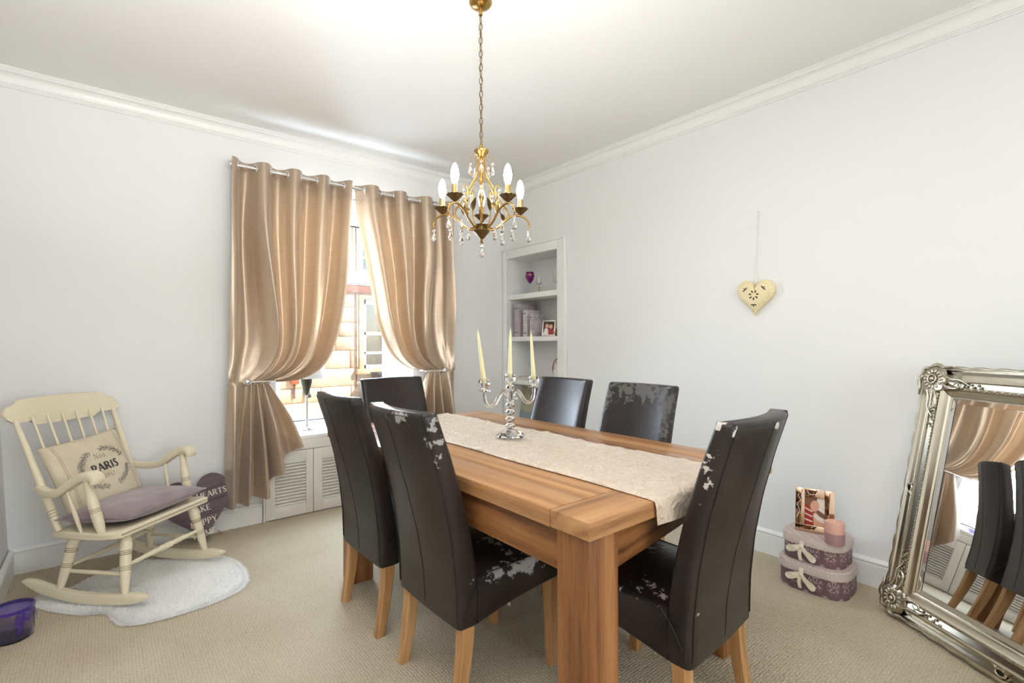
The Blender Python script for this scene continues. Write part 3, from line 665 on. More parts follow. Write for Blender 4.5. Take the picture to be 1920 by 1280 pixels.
for s in (-1, 1):
    pth = catmull([(s*0.012, 0, zm), (s*0.035, 0, zm+0.022), (s*0.06, 0, zm+0.008), (s*0.09, 0, zm-0.03), (s*0.118, 0, zm-0.042), (s*0.143, 0, zm-0.02), (s*0.150, 0, zm+0.028)], 26)
    MB().tube(pth, 0.0085, 10).build('arm', M['crystal'], cd, ang=60)
    MB().tube([(s*(0.028+0.010*math.cos(a)), 0, zm-0.012+0.010*math.sin(a)) for a in [PI*0.5+k*PI/8 for k in range(13)]], 0.004, 8).build('scroll', M['crystal'], cd, ang=60)
    zz = zm+0.026
    MB().lathe([(0.008, 0), (0.024, 0.003), (0.028, 0.008), (0.012, 0.011)], 16, (s*0.150, 0, zz), flute=8, fl=0.12).build('drip_pan', M['crystal'], cd, ang=30)
    octo(CUP, 'candle_cup', cd, (s*0.150, 0, zz+0.011), 12); cups.append((s*0.150, 0, zz+0.042))
wick = plain('pale_wick', srgb(236, 226, 190), 0.8)
for (cx, cy, cz), (tx, ty), lab, nd in zip(cups, ((0.004, 0), (-0.034, 0.0), (-0.018, 0)), ('ivory taper candle upright in the middle cup of the candelabra', 'ivory taper candle leaning outwards in the candelabra cup by the window curtain', 'ivory taper candle in the candelabra cup beside the alcove'), (0, 1, 2)):
    base = Vector((1.481+cx, 1.822+cy, TZ+0.0135+cz+0.0005)); t = thing('taper_candle', lab, 'candle', base, 0, 'taper candles in the candelabra')
    top = Vector((tx, ty, 0.232 if nd else 0.226))
    MB().tube([top*(k/10) for k in range(11)], [0.0115-0.0068*(k/10)**1.1 if k < 10 else 0.0022 for k in range(11)], 14).build('wax', M['ivory_wax'], t, ang=60)
    MB().tube([top, top+Vector((0.001, 0, 0.012))], 0.0009, 5).build('wick', wick, t)

# ================================================================== CURTAINS, ROD, BLIND, HOLDBACKS
RZ, RY = 2.418, 3.700     # rod axis
rod = thing('curtain_rod', 'chrome curtain rod with ball ends above the window', 'curtain rod', (1.5, YW, RZ))
MB().tube([(0.675-1.5, RY-YW, 0), (2.345-1.5, RY-YW, 0)], 0.0125, 14).build('pole', M['chrome'], rod)
for xx in (0.655, 2.365):
    MB().sphere((xx-1.5, RY-YW, 0), 0.026, 16).build('finial', M['chrome'], rod, ang=80)
for xx in (0.70, 1.483, 2.325):
    bk = MB(); bk.tube([(xx-1.5, RY-YW, -0.0), (xx-1.5, -0.012, 0)], 0.007, 8); bk.lathe([(0.022, 0), (0.022, 0.011)], 14, (xx-1.5, -0.0115, 0), (0, 1, 0)); bk.build('bracket', M['chrome'], rod)

def curtain(name, label, outer, inner, sgn, top0, top1, waves, tie, hem, gt, seedv, phase):
    """outer/inner: edge paths [(x,z)...] top to tie; hem: [(s,(x,z))...] at the bottom; gt: where cloth column s sits in the gathered tie"""
    t = thing(name, label, 'curtain', ((top0+top1)/2, YW, 0), 0, 'gold satin eyelet curtains')
    cx = (top0+top1)/2
    ip = [Vector((x, z, 0)) for x, z in inner]; L = [0]
    for a, b in zip(ip, ip[1:]): L.append(L[-1]+(b-a).length)
    ipc = [(l/L[-1], (p.x, p.y)) for l, p in zip(L, ip)]
    fine = catmull([(x, z, 0) for x, z in inner], 60)
    LL = [0]
    for a, b in zip(fine, fine[1:]): LL.append(LL[-1]+(b-a).length)
    ipc = [(l/LL[-1], (p.x, p.y)) for l, p in zip(LL, fine)]
    opc = [(0.0, outer[0]), (1.0, outer[1])]
    def folds(s, v):
        return math.cos(2*PI*waves*s+phase)
    def P(s, v, off=0.0):
        if v <= 0.62:                       # above the holdback
            k = v/0.62
            a = interp(opc, k); b = interp(ipc, k)
            ss = s+0.018*math.sin(2*PI*waves*s*2)*0
            g = lerp(ss, interp(gt, s), smooth01((k-0.15)/0.85)**1.3)
            x = lerp(a[0], b[0], g); z = lerp(a[1], b[1], g)
            amp = lerp(0.052, 0.060, smooth01(k*2)); amp = lerp(amp, 0.012, smooth01((k-0.62)/0.38))
            fo = folds(s, k)
            y = amp*(abs(fo)**0.75)*(1 if fo > 0 else -1)
            w2 = smooth01(k*2.2)*(1-smooth01((k-0.86)/0.14))
            y += w2*0.008*math.sin(2*PI*waves*2.3*s+1.7+1.2*k+seedv)+w2*0.030*noise.noise(Vector((s*5, k*2.0, seedv)))
            y -= 0.060*s*math.sin(PI*min(1, k))**2*smooth01(k*1.4)     # cloth swells into the room
            x += -sgn*0.006*math.sin(2*PI*waves*s+phase+1.2)*w2
            y += lerp(0, -0.012, smooth01((k-0.8)/0.2))
        else:                               # below the holdback
            k = (v-0.62)/0.38
            a = interp(opc, 1.0); b = interp(ipc, 1.0); g = interp(gt, s)
            p0 = (lerp(a[0], b[0], g), lerp(a[1], b[1], g)); p1 = interp(hem, s)
            e = lerp(k, math.sin(k*PI/2), 0.45)
            x = lerp(p0[0], p1[0], e); z = lerp(p0[1], p1[1], k)
            amp = lerp(0.012, 0.064, smooth01(k*1.6))
            y = amp*math.sin(2*PI*(waves*1.05)*s+phase*0.5+0.9)+0.014*smooth01(k)*noise.noise(Vector((s*6, k*2, seedv+4)))-0.012
            y += -0.02*smooth01(k)*s
        return (x-cx, (RY-YW)+y+off, z)
    nu, nv = 150, 120
    m = MB(); m.grid(lambda u, v: P(u, v), nu, nv); fo_ = m.build('fabric', M['satin'], t, ang=180)
    m = MB(); m.grid(lambda u, v: tuple(Vector(P(0.012+0.976*u, 0.035+0.957*v))+Vector((0, 0.0055, 0))), 100, 90); m.build('lining', M['lining'], t, ang=180)
    # turned top hem, doubled cloth, seen as a band
    m = MB(); m.grid(lambda u, v: tuple(Vector(P(u, v*0.046))+Vector((0, -0.0016, 0))), nu, 5); m.build('heading', M['satin'], t, ang=180)
    # eyelets where the cloth crosses the rod axis
    n_e = int(waves*2)
    for i in range(n_e):
        s = (i*PI+PI/2-phase)/(2*PI*waves)
        while s < 0: s += 1.0
        if s > 1: continue
        x, y, z = P(s, (top_z(outer)-RZ)/(outer[0][1]-outer[1][1])*0.62)
        d = 1 if math.sin(2*PI*waves*s+phase) > 0 else -1
        ax = Vector((1.0, 0.45*d, 0)).normalized()
        e = MB(); q = Vector((0, 0, 1)).rotation_difference(ax)
        e.tube([tuple(Vector((x, RY-YW, RZ))+q @ Vector((0.0215*math.cos(a), 0.0215*math.sin(a), 0))) for a in [2*PI*k/18 for k in range(18)]], 0.0055, 8, closed=True)
        e.build('eyelet', M['chrome'], t, ang=80)
    return t
def top_z(o): return o[0][1]
L_in = [(1.452, 2.458), (1.436, 2.15), (1.395, 1.74), (1.318, 1.335), (1.235, 1.10), (1.085, 0.992), (0.872, 0.972)]
curtain('curtain', 'gold satin curtain held back beside the grey heart sign, hem flaring over the cupboard', [(0.650, 2.458), (0.632, 0.985)], L_in, 1, 0.650, 1.452, 4.0, None,
        [(0.0, (0.617, 0.172)), (0.30, (0.735, 0.172)), (0.42, (0.775, 0.205)), (0.60, (0.875, 0.200)), (0.74, (0.90, 0.33)), (0.80, (0.955, 0.36)), (0.86, (0.97, 0.44)), (1.0, (1.092, 0.512))],
        [(0, 0), (0.24, 0.52), (1.0, 1.0)], 0.0, PI)
R_in = [(1.509, 2.458), (1.526, 2.237), (1.559, 2.036), (1.601, 1.75), (1.665, 1.42), (1.777, 1.166), (1.925, 1.035), (2.112, 1.008)]
curtain('curtain', 'gold satin curtain held back beside the alcove shelves', [(2.345, 2.458), (2.372, 1.005)], R_in, -1, 2.345, 1.509, 3.5, None,
        [(0.0, (2.385, 0.172)), (0.34, (2.26, 0.172)), (0.62, (2.12, 0.22)), (0.8, (2.06, 0.34)), (1.0, (1.93, 0.50))],
        [(0, 0), (0.24, 0.50), (1.0, 1.0)], 3.0, PI)
for (bx, bz, ex, lab) in ((0.735, 0.985, 0.905, 'chrome ball holdback gathering the curtain beside the heart sign'), (2.244, 1.006, 2.085, 'chrome ball holdback gathering the curtain beside the alcove')):
    h = thing('curtain_holdback', lab, 'holdback', (bx, YW, bz), 0, 'chrome curtain holdbacks')
    yb_ = -0.155
    MB().sphere((0, yb_, 0), 0.026, 16).build('ball', M['chrome'], h, ang=80)
    MB().tube([(0.02*(1 if ex > bx else -1), yb_, 0), (ex-bx, yb_, 0), (ex-bx+0.012*(1 if ex > bx else -1), yb_+0.02, 0), (ex-bx+0.012*(1 if ex > bx else -1), -0.002, 0)], 0.0065, 10).build('bar', M['chrome'], h)
# raised roman blind in the window head
M['blind'] = plain('white_blind_cloth', srgb(236, 235, 232), 0.8)
bl = thing('roman_blind', 'white pleated blind drawn up at the top of the window', 'blind', (1.49, 4.0, 2.2))
for k in range(6):
    z0 = 0.005+k*0.034
    MB().rings([[(x, -0.02-0.012*k*0.3, z0), (x, -0.034+0.002*k, z0+0.012), (x, -0.02, z0+0.033), (x, 0.0, z0+0.033), (x, 0.0, z0)] for x in (-0.48, 0.48)]).build('pleat', M['blind'], bl)

# table lamp on the sill
lm = thing('sill_lamp', 'brushed nickel lamp with a pale shade standing on the window sill', 'lamp', (1.205, 3.945, 0.5755))
MB().lathe([(0, 0), (0.082, 0), (0.082, 0.012), (0.066, 0.014), (0.066, 0.030), (0.030, 0.034), (0.012, 0.062), (0.010, 0.066), (0.0, 0.066)], 28).build('base', M['steel'], lm)
MB().lathe([(0.010, 0.066), (0.010, 0.27)], 14).build('pole', M['steel'], lm)
MB().lathe([(0.0105, 0.27), (0.016, 0.285), (0.040, 0.36), (0.046, 0.40), (0.0, 0.40)], 20).build('lamp_holder', plain('dark_bronze', srgb(72, 64, 52), 0.35, 0.7), lm)
lsh = plain('pale_grey_shade', srgb(214, 214, 212), 0.8)
MB().lathe([(0.142, 0.40), (0.115, 0.60), (0.110, 0.60), (0.137, 0.402)], 28).build('lamp_shade', lsh, lm)
MB().lathe([(0.0, 0.405), (0.016, 0.405), (0.016, 0.46), (0.0, 0.46)], 10).build('socket', M['steel'], lm)
# small dishes further along the sill
for (x, lab, c) in ((1.60, 'purple glass dish on the window sill beside the lamp', (120, 90, 150)), (1.80, 'pale lilac glass dish at the end of the window sill', (190, 176, 205))):
    d = thing('glass_dish', lab, 'dish', (x, 3.93, 0.5755))
    MB().lathe([(0, 0), (0.03, 0), (0.034, 0.006), (0.062, 0.04), (0.058, 0.04), (0.03, 0.009), (0, 0.009)], 20).build('bowl', glass('tinted_dish_glass', srgb(*c), 0.05), d)
    MB().lathe([(0, 0), (0.02, 0), (0.02, 0.016), (0, 0.016)], 14, (0, 0, 0.0095)).build('tealight', M['white_paper'], d)

# ================================================================== CHANDELIER
CHX, CHY = 1.274, 1.758
ch = thing('chandelier', 'antique brass five-arm chandelier with crystal drops over the table', 'chandelier', (CHX, CHY, 1.667))
VA = math.atan2(-CHY, -CHX)            # azimuth from the chandelier towards the room's near corner
MB().lathe([(0, 1.0505), (0.05, 1.0505), (0.05, 1.044), (0.044, 1.034), (0.026, 1.024), (0.008, 1.020), (0.008, 0.99), (0, 0.99)], 28).build('ceiling_rose', M['brass'], ch)
zl = 0.985; i = 0
lk = MB(); pts = [(0.0075*math.cos(a), 0, 0.0165*math.sin(a)) for a in [2*PI*k/16 for k in range(16)]]; lk.tube(pts, 0.0018, 6, closed=True); lkm = lk.mesh('chain_link', 80); lkm.materials.append(M['brass_dark'])
while zl > 0.425:
    child(lkm, 'chain_link', None, ch, (0, 0, zl-0.0165), (0, 0, (i % 2)*PI/2+0.5)); zl -= 0.0292; i += 1
cable = MB(); cable.tube([(0.004*math.sin(k*1.7), 0.004*math.cos(k*1.3), lerp(1.0, 0.40, k/24)) for k in range(25)], 0.0016, 6); cable.build('cable', M['brass_dark'], ch)
MB().lathe([(0, 0.425), (0.006, 0.425), (0.006, 0.410), (0.012, 0.406), (0.031, 0.402), (0.029, 0.392), (0.016, 0.380), (0.012, 0.372), (0, 0.372)], 40, flute=16, fl=0.06).build('crown', M['brass'], ch, ang=60)
MB().lathe([(0, 0.37), (0.010, 0.37), (0.007, 0.30), (0.011, 0.27), (0.007, 0.24), (0.006, 0.10), (0, 0.10)], 14).build('stem', M['brass'], ch)
MB().lathe([(0, -0.002), (0.004, -0.002), (0.007, 0.008), (0.004, 0.016), (0.010, 0.022), (0.030, 0.046), (0.034, 0.052), (0.024, 0.056), (0.024, 0.075), (0.030, 0.079), (0.010, 0.088), (0, 0.088)], 48, flute=16, fl=0.05).build('hub', M['brass_dark'], ch, ang=60)
drop_me = MB(); drop_me.lathe([(0.0005, 0), (0.007, -0.013), (0.0108, -0.027), (0.0095, -0.037), (0.004, -0.043), (0.0005, -0.044)], 8); drop_me = drop_me.mesh('crystal_drop', 15); drop_me.materials.append(M['crystal'])
bead_me = MB(); bead_me.sphere((0, 0, 0), 0.0064, 8); bead_me = bead_me.mesh('crystal_bead', 20); bead_me.materials.append(M['crystal'])
wire_me = MB(); wire_me.tube([(0, 0, 0), (0, 0, -0.02)], 0.0006, 5); wire_me = wire_me.mesh('drop_wire'); wire_me.materials.append(M['brass'])
def drop(parent, x, y, z):
    child(wire_me, 'drop_wire', None, parent, (x, y, z)); child(bead_me, 'crystal_bead', None, parent, (x, y, z-0.012)); child(drop_me, 'crystal_drop', None, parent, (x, y, z-0.018), (0, 0, 0.4))
def polar(a, r, z): return (r*math.cos(a), r*math.sin(a), z)
sleeve = plain('brass_candle_tube', srgb(196, 166, 108), 0.3, 0.9)
leafm = MB(); leafm.grid(lambda u, v: (0.0105*math.sin(PI*v)*(u-.5)*2, 0.004*math.sin(PI*v)-0.010*v*v+0.003*abs(u-.5), 0.040*v), 6, 8); leafm = leafm.mesh('leaf', 80); leafm.materials.append(M['brass_dark'])
RB = 0.200
for k, deg in enumerate((36, 108, 180, -108, -36)):
    a = VA+math.radians(deg)
    p = lambda r, z: polar(a, r, z)
    arm = MB().tube(catmull([p(0.02, 0.066), p(0.05, 0.062), p(0.085, 0.082), p(0.115, 0.112), p(0.15, 0.132), p(0.185, 0.134), p(0.215, 0.118), p(0.226, 0.092), p(0.221, 0.082)], 30), [0.0048]*18+[lerp(0.0048, 0.0028, i/12) for i in range(13)], 8).build('arm', M['brass'], ch, ang=80)
    MB().tube(catmull([p(0.03, 0.07), p(0.07, 0.070), p(0.105, 0.105), p(0.120, 0.148), p(0.108, 0.170), p(0.098, 0.158)], 20), 0.0034, 7).build('scroll', M['brass_dark'], arm, ang=80)
    MB().tube(catmull([p(0.012, 0.372), p(0.016, 0.34), p(0.022, 0.305), p(0.045, 0.262), p(0.09, 0.195), p(0.132, 0.126)], 20), 0.0030, 6).build('stay_rod', M['brass'], ch, ang=80)
    xx, yy, zz = p(RB-0.018, 0.135)
    MB().lathe([(0.003, 0), (0.006, 0.006), (0.012, 0.010), (0.022, 0.022), (0.032, 0.032), (0.029, 0.034), (0.018, 0.025), (0, 0.02)], 40, (xx, yy, zz), flute=10, fl=0.15).build('drip_cup', M['brass_dark'], arm, ang=60)
    MB().lathe([(0, 0.018), (0.0125, 0.018), (0.0125, 0.072), (0, 0.072)], 16, (xx, yy, zz)).build('candle_tube', sleeve, arm)
    MB().lathe([(0.006, 0.0725), (0.010, 0.078), (0.0155, 0.098), (0.0172, 0.112), (0.0150, 0.132), (0.009, 0.150), (0.002, 0.160)], 16, (xx, yy, zz)).build('bulb', M['bulb_hot'] if deg in (36, 180) else M['bulb'], arm, ang=80)
    for (r, z) in ((0.222, 0.080), (0.095, 0.058), (0.145, 0.080)): drop(arm, *p(r, z))
    for j, (r, z, tw) in enumerate(((0.10, 0.10, 0.6), (0.085, 0.13, -0.7))):
        child(leafm, 'leaf', None, arm, p(r, z), (0.25, 0, a-PI/2+tw))
    # leafy tendril standing between the arms
    b2 = a+math.radians(36); pb = lambda r, z: polar(b2, r, z)
    MB().tube(catmull([pb(0.03, 0.07), pb(0.06, 0.11), pb(0.068, 0.17), pb(0.060, 0.225), pb(0.072, 0.245), pb(0.082, 0.232)], 18), [0.0030]*14+[0.0022]*5, 6).build('tendril', M['brass'], ch, ang=80)
    child(leafm, 'leaf', None, ch, pb(0.064, 0.15), (0.2, 0, b2-PI/2), (1.2, 1.2, 1.6)); drop(ch, *pb(0.080, 0.235))
    MB().tube(catmull([pb(0.012, 0.372), pb(0.03, 0.378), pb(0.048, 0.362), pb(0.050, 0.350)], 10), 0.0014, 6).build('crown_hook', M['brass'], ch, ang=80); drop(ch, *pb(0.050, 0.350))
    child(leafm, 'leaf', None, ch, pb(0.024, 0.375), (2.2, 0, b2-PI/2), (0.8, 0.8, 0.8))
drop(ch, 0, 0, 0.000); drop(ch, 0.002, 0, 0.30)

# ================================================================== ROCKING CHAIR (local: +Y forward, X lateral)
RO, RT = (0.145, 3.262), math.radians(-137)
rc = thing('rocking_chair', 'cream painted wooden rocking chair with turned legs in the corner', 'rocking chair', (RO[0], RO[1], 0.016), RT)
def turned(parent, name, a, b, prof, n=14, mat=None, ang=40):
    a = Vector(a); b = Vector(b); L = (b-a).length
    m = MB(); m.lathe([(r, u*L) for u, r in prof], n, tuple(a), (b-a)); return m.build(name, mat or M['cream'], parent, ang=ang)
def grooves(parent, a, b, us, r):
    a = Vector(a); b = Vector(b); d = b-a
    for u in us:
        c = a+d*u; turned(parent, 'groove', c-d.normalized()*0.0012, c+d.normalized()*0.0012, [(0, r), (1, r)], 14, M['cream_dark'])
LEG = [(0, 0.014), (0.03, 0.014), (0.16, 0.018), (0.38, 0.0225), (0.50, 0.0235), (0.66, 0.0235), (0.80, 0.026), (0.90, 0.022), (1.0, 0.017)]
seat_z = 0.328
for sx in (-1, 1):
    # runner
    def rp(y, up): return (sx*0.252, y, (0.95-math.sqrt(0.95**2-y*y))*(0.95 if y < 0 else 0.6)+up)
    ys = [lerp(-0.365, 0.295, k/24) for k in range(25)]
    rs = []
    for k, y in enumerate(ys):
        e = min(k, 24-k); hh = 0.046 if e > 2 else (0.040, 0.028, 0.010)[2-e] if e < 3 else 0.046
        hh = {0: 0.010, 1: 0.028, 2: 0.040}.get(e, 0.046); lift = (0.046-hh)*0.35
        x, y_, z = rp(y, lift); w = 0.0155
        rs.append([(x-w, y_, z), (x+w, y_, z), (x+w, y_, z+hh*0.85), (x+w*0.7, y_, z+hh), (x-w*0.7, y_, z+hh), (x-w, y_, z+hh*0.85)])
    MB().rings(rs).build('runner', M['cream'], rc, ang=45)
    for sy, yb, yt in ((1, 0.175, 0.135), (-1, -0.175, -0.135)):
        A = (sx*0.252, yb, 0.052); B = (sx*0.205, yt, seat_z-0.012)
        lg = turned(rc, 'leg', A, B, LEG); grooves(lg, A, B, (0.40, 0.43, 0.46), 0.0232); grooves(lg, A, B, (0.66, 0.69, 0.72), 0.0252)
    turned(rc, 'side_stretcher', (sx*0.232, 0.158, 0.135), (sx*0.232, -0.158, 0.135), [(0, 0.008), (0.5, 0.011), (1, 0.008)])
turned(rc, 'front_stretcher', (-0.228, 0.158, 0.175), (0.228, 0.158, 0.175), [(0, .008), (.18, .010), (.36, .014), (.40, .010), (.43, .016), (.46, .016), (.48, .010), (.50, .017), (.52, .010), (.54, .016), (.57, .016), (.60, .010), (.64, .014), (.82, .010), (1, .008)])
turned(rc, 'rear_stretcher', (-0.228, -0.158, 0.155), (0.228, -0.158, 0.155), [(0, .008), (.5, .012), (1, .008)])
# seat: rolled front, flat sides
so = MB()
outl = [(-0.235, -0.235), (0.235, -0.235), (0.265, -0.10), (0.285, 0.07), (0.285, 0.15), (0.27, 0.178), (-0.27, 0.178), (-0.285, 0.15), (-0.285, 0.07), (-0.265, -0.10)]
def seatz(y): return seat_z+0.05*(y+0.1)-0.012+(0.0 if y < 0.12 else 0.006)
rs = []
for k, (ins_, dz) in enumerate(((0.012, -0.022), (0.0, -0.014), (0.0, 0.008), (0.010, 0.016))):
    rs.append([(x*(1-ins_/0.27), y*(1-ins_/0.22), seatz(y)+dz) for x, y in outl])
so.rings(rs); seat = so.build('seat', M['cream'], rc, ang=35)
MB().tube([(-0.272, 0.1785, seatz(0.17)), (0.272, 0.1785, seatz(0.17))], 0.0016, 6).build('groove', M['cream_dark'], seat)
for sx in (-1, 1):
    A = (sx*0.228, -0.205, seat_z-0.005); B = (sx*0.255, -0.418, 0.855)
    ps = turned(rc, 'back_post', A, B, [(0, .015), (.12, .019), (.22, .020), (.5, .0165), (.8, .0135), (1, .010)]); grooves(ps, A, B, (0.13, 0.155, 0.18), 0.0198)
    # arm with scrolled front
    pth = catmull([(sx*0.252, -0.290, 0.530), (sx*0.275, -0.21, 0.517), (sx*0.285, -0.14, 0.525), (sx*0.286, -0.08, 0.562), (sx*0.285, -0.02, 0.598), (sx*0.284, 0.03, 0.612), (sx*0.283, 0.060, 0.597), (sx*0.283, 0.062, 0.575)], 26)
    rs = []
    for k, p in enumerate(pth):
        w = interp([(0, 0.020), (0.3, 0.024), (0.75, 0.029), (1, 0.029)], k/26); h = interp([(0, 0.015), (0.5, 0.018), (0.8, 0.019), (1, 0.012)], k/26)
        q = pth[min(k+1, 26)]-pth[max(k-1, 0)]; q.normalize(); up = Vector((0, -q.z, q.y)).normalized()
        rs.append([tuple(p+Vector((a*w, 0, 0))+up*(b*h)) for a, b in ((-1, -.6), (-.8, -1), (.8, -1), (1, -.6), (1, .6), (.8, 1), (-.8, 1), (-1, .6))])
    MB().rings(rs).build('arm', M['cream'], rc, ang=45)
    A = (sx*0.262, 0.065, seatz(0.065)+0.01); B = (sx*0.284, 0.005, 0.592)
    ap_ = turned(rc, 'arm_post', A, B, [(0, .015), (.15, .021), (.35, .023), (.55, .0225), (.8, .017), (1, .014)]); grooves(ap_, A, B, (0.40, 0.43, 0.46), 0.0232)
    turned(rc, 'arm_spindle', (sx*0.257, -0.05, seatz(-0.05)+0.01), (sx*0.281, -0.105, 0.540), [(0, .007), (.4, .0095), (1, .006)])
for k in range(6):
    u = lerp(-1, 1, (k+0.5)/6)*1.02
    turned(rc, 'back_spindle', (u*0.185, -0.212, seat_z-0.002), (u*0.215, -0.414, 0.862), [(0, .006), (.3, .0085), (1, .0055)], 10)
# crest rail with shaped lower edge
N = 40; rs = []
for k in range(N+1):
    u = lerp(-1, 1, k/N); x = u*0.292; au = abs(u)
    top = 0.955-0.010*u*u-(0.026*smooth01((au-0.72)/0.12))-(0.03*smooth01((au-0.93)/0.07))
    bot = 0.842-0.012*math.cos(u*PI)*0.0-0.024*smooth01((0.62-au)/0.14)+(0.018*smooth01((au-0.90)/0.10))
    y = -0.418-0.026*(1-u*u)-0.0; lean_ = -0.030
    rs.append([(x, y-0.011, bot), (x, y+0.011, bot), (x, y+0.011+lean_*0.5, lerp(bot, top, .5)), (x, y+0.010+lean_, top-0.004), (x, y+0.004+lean_, top), (x, y-0.006+lean_, top), (x, y-0.011+lean_, top-0.004), (x, y-0.011+lean_*0.5, lerp(bot, top, .5))])
MB().rings(rs).build('crest_rail', M['cream'], rc, ang=40)

# cushions
def cloth(name, c1, c2, sc=220, rough=0.85, sheen=0.2, bs=0.3):
    m, t, b = new_mat(name); v = coords(t); n = node(t, 'ShaderNodeTexNoise', Scale=sc, Detail=3.0); n2 = node(t, 'ShaderNodeTexNoise', Scale=9.0, Detail=3.0)
    t.links.new(v, n.inputs['Vector']); t.links.new(v, n2.inputs['Vector'])
    t.links.new(ramp(t, n2.outputs[0], [(0.3, c1), (0.7, c2)]), b.inputs['Base Color']); b.inputs['Roughness'].default_value = rough; b.inputs['Sheen Weight'].default_value = sheen
    bump(t, b, math_(t, 'ADD', n.outputs[0], math_(t, 'MULTIPLY', n2.outputs[0], 3.0)), bs, 0.004); return m
M['mauve'] = cloth('mauve_suede', srgb(136, 118, 122), srgb(160, 142, 146), sheen=0.5)
M['linen'] = cloth('natural_linen', srgb(206, 192, 164), srgb(220, 207, 182), 500)
M['linen_stripe'] = cloth('taupe_stripe', srgb(180, 164, 140), srgb(190, 176, 152), 500)
def pillow_pt(u, v, w, h, th, side, sd):
    """u,v in -1..1; side +1 front, -1 back"""
    f = max(0, (1-abs(u)**2.6))*max(0, (1-abs(v)**2.6)); pinch = 1-0.07*(1-abs(v))*(abs(u)**4)*0-0.05*math.cos(v*PI/2)*abs(u)**6
    x = u*w/2*(1-0.05*(1-v*v)*abs(u)); z = v*h/2*(1-0.05*(1-u*u)*abs(v))
    y = side*(th*f**0.45+0.006*f*noise.noise(Vector((u*2.5, v*2.5, sd))))
    return Vector((x, y, z))
def pillow(name, parent, w, h, th, mat, sd, n=26):
    m = MB()
    m.grid(lambda a, b: tuple(pillow_pt(a*2-1, b*2-1, w, h, th, 1, sd)), n, n); m.grid(lambda a, b: tuple(pillow_pt(1-a*2, b*2-1, w, h, th, -1, sd)), n, n)
    o = m.build(name, mat, parent, ang=180); me = o.data
    bm = bmesh.new(); bm.from_mesh(me); bmesh.ops.remove_doubles(bm, verts=bm.verts, dist=0.0008); bm.to_mesh(me); bm.free(); return o
def world_of(local): return Matrix.Translation((RO[0], RO[1], 0.016)) @ Matrix.Rotation(RT, 4, 'Z') @ Vector(local)
sc_ = thing('seat_cushion', 'mauve suede cushion lying on the rocking chair seat', 'cushion', world_of((0.0, 0.0, seat_z+0.020)), RT)
sp = pillow('cover', sc_, 0.49, 0.40, 0.052, M['mauve'], 3.0); sp.rotation_euler = (-PI/2+math.radians(4), 0, 0); sp.location = (0.0, -0.012, 0.044)
pp = MB(); pp.tube([tuple(pillow_pt(*q, 0.49, 0.40, 0.0, 1, 3)) for q in [(lerp(-1, 1, k/16), -1) for k in range(16)]+[(1, lerp(-1, 1, k/16)) for k in range(16)]+[(lerp(1, -1, k/16), 1) for k in range(16)]+[(-1, lerp(1, -1, k/16)) for k in range(16)]], 0.003, 6, closed=True)
pp.build('piping', M['mauve'], sp, ang=80)
bp = thing('linen_pillow', 'natural linen pillow with a printed wreath leaning in the rocking chair', 'pillow', world_of((0.0, -0.240, seat_z+0.075)), RT)
PW, PH, PT = 0.415, 0.385, 0.055
pl = pillow('cover', bp, PW, PH, PT, M['linen'], 8.0); PLM = (0.02, 0.0, 0.155); PLR = (math.radians(24), math.radians(5), 0)
pl.location = PLM; pl.rotation_euler = PLR
def on_pillow(x, z, off=0.0012):   # x, z metres on the pillow front; as seen from the front x grows to the viewer's right = local -x
    u, v = -x/(PW/2), z/(PH/2); p = pillow_pt(u, v, PW, PH, PT, 1, 8.0); p.y += off; return tuple(p)
def decal(name, polys, mat, parent):
    m = MB()
    for q in polys: m.add([on_pillow(a, b) for a, b in q], [tuple(range(len(q)))])
    return m.build(name, mat, parent, smooth=False)
M['print'] = plain('charcoal_print', srgb(66, 64, 66), 0.9); M['print_grey'] = plain('faded_grey_print', srgb(128, 122, 116), 0.9)
def centred(txt, h, cz, wt, cx=0.0):
    q, w = text_quads(txt, h, wt); return [[(x-w/2+cx, y+cz) for x, y in k] for k in q]
decal('print_word', centred('PARIS', 0.042, -0.020, 0.26, 0.018), M['print'], pl); decal('print_line', centred('Noa', 0.030, 0.050, 0.10, 0.012), M['print_grey'], pl); decal('print_line', centred('1952', 0.024, -0.062, 0.12, 0.02), M['print_grey'], pl)
rw_ = random.Random(5)
for part in range(4):
    polys = []
    a0, a1 = ((20, 80), (110, 165), (195, 255), (285, 345))[part]
    for k in range(15):
        a = math.radians(lerp(a0, a1, k/14)); c = Vector((0.125*math.cos(a)+0.018, 0.105*math.sin(a)-0.005))
        for s in (-1, 0, 1):
            b = a+PI/2+s*0.9+rw_.uniform(-.3, .3); L = rw_.uniform(0.016, 0.026); d = Vector((math.cos(b), math.sin(b))); nn = Vector((-d.y, d.x))
            polys.append([tuple(c), tuple(c+d*L*.5+nn*L*.11), tuple(c+d*L), tuple(c+d*L*.5-nn*L*.11)])
    decal('print_wreath', polys, M['print_grey'], pl)['kind'] = 'stuff'
for s in (-1, 1):
    for o in (0.158, 0.167):
        m = MB(); m.grid(lambda a, b: on_pillow(s*o+lerp(-.0017, .0017, a), lerp(-0.175, 0.175, b), 0.0008), 1, 24); m.build('woven_stripe', M['linen_stripe'], pl, ang=180)
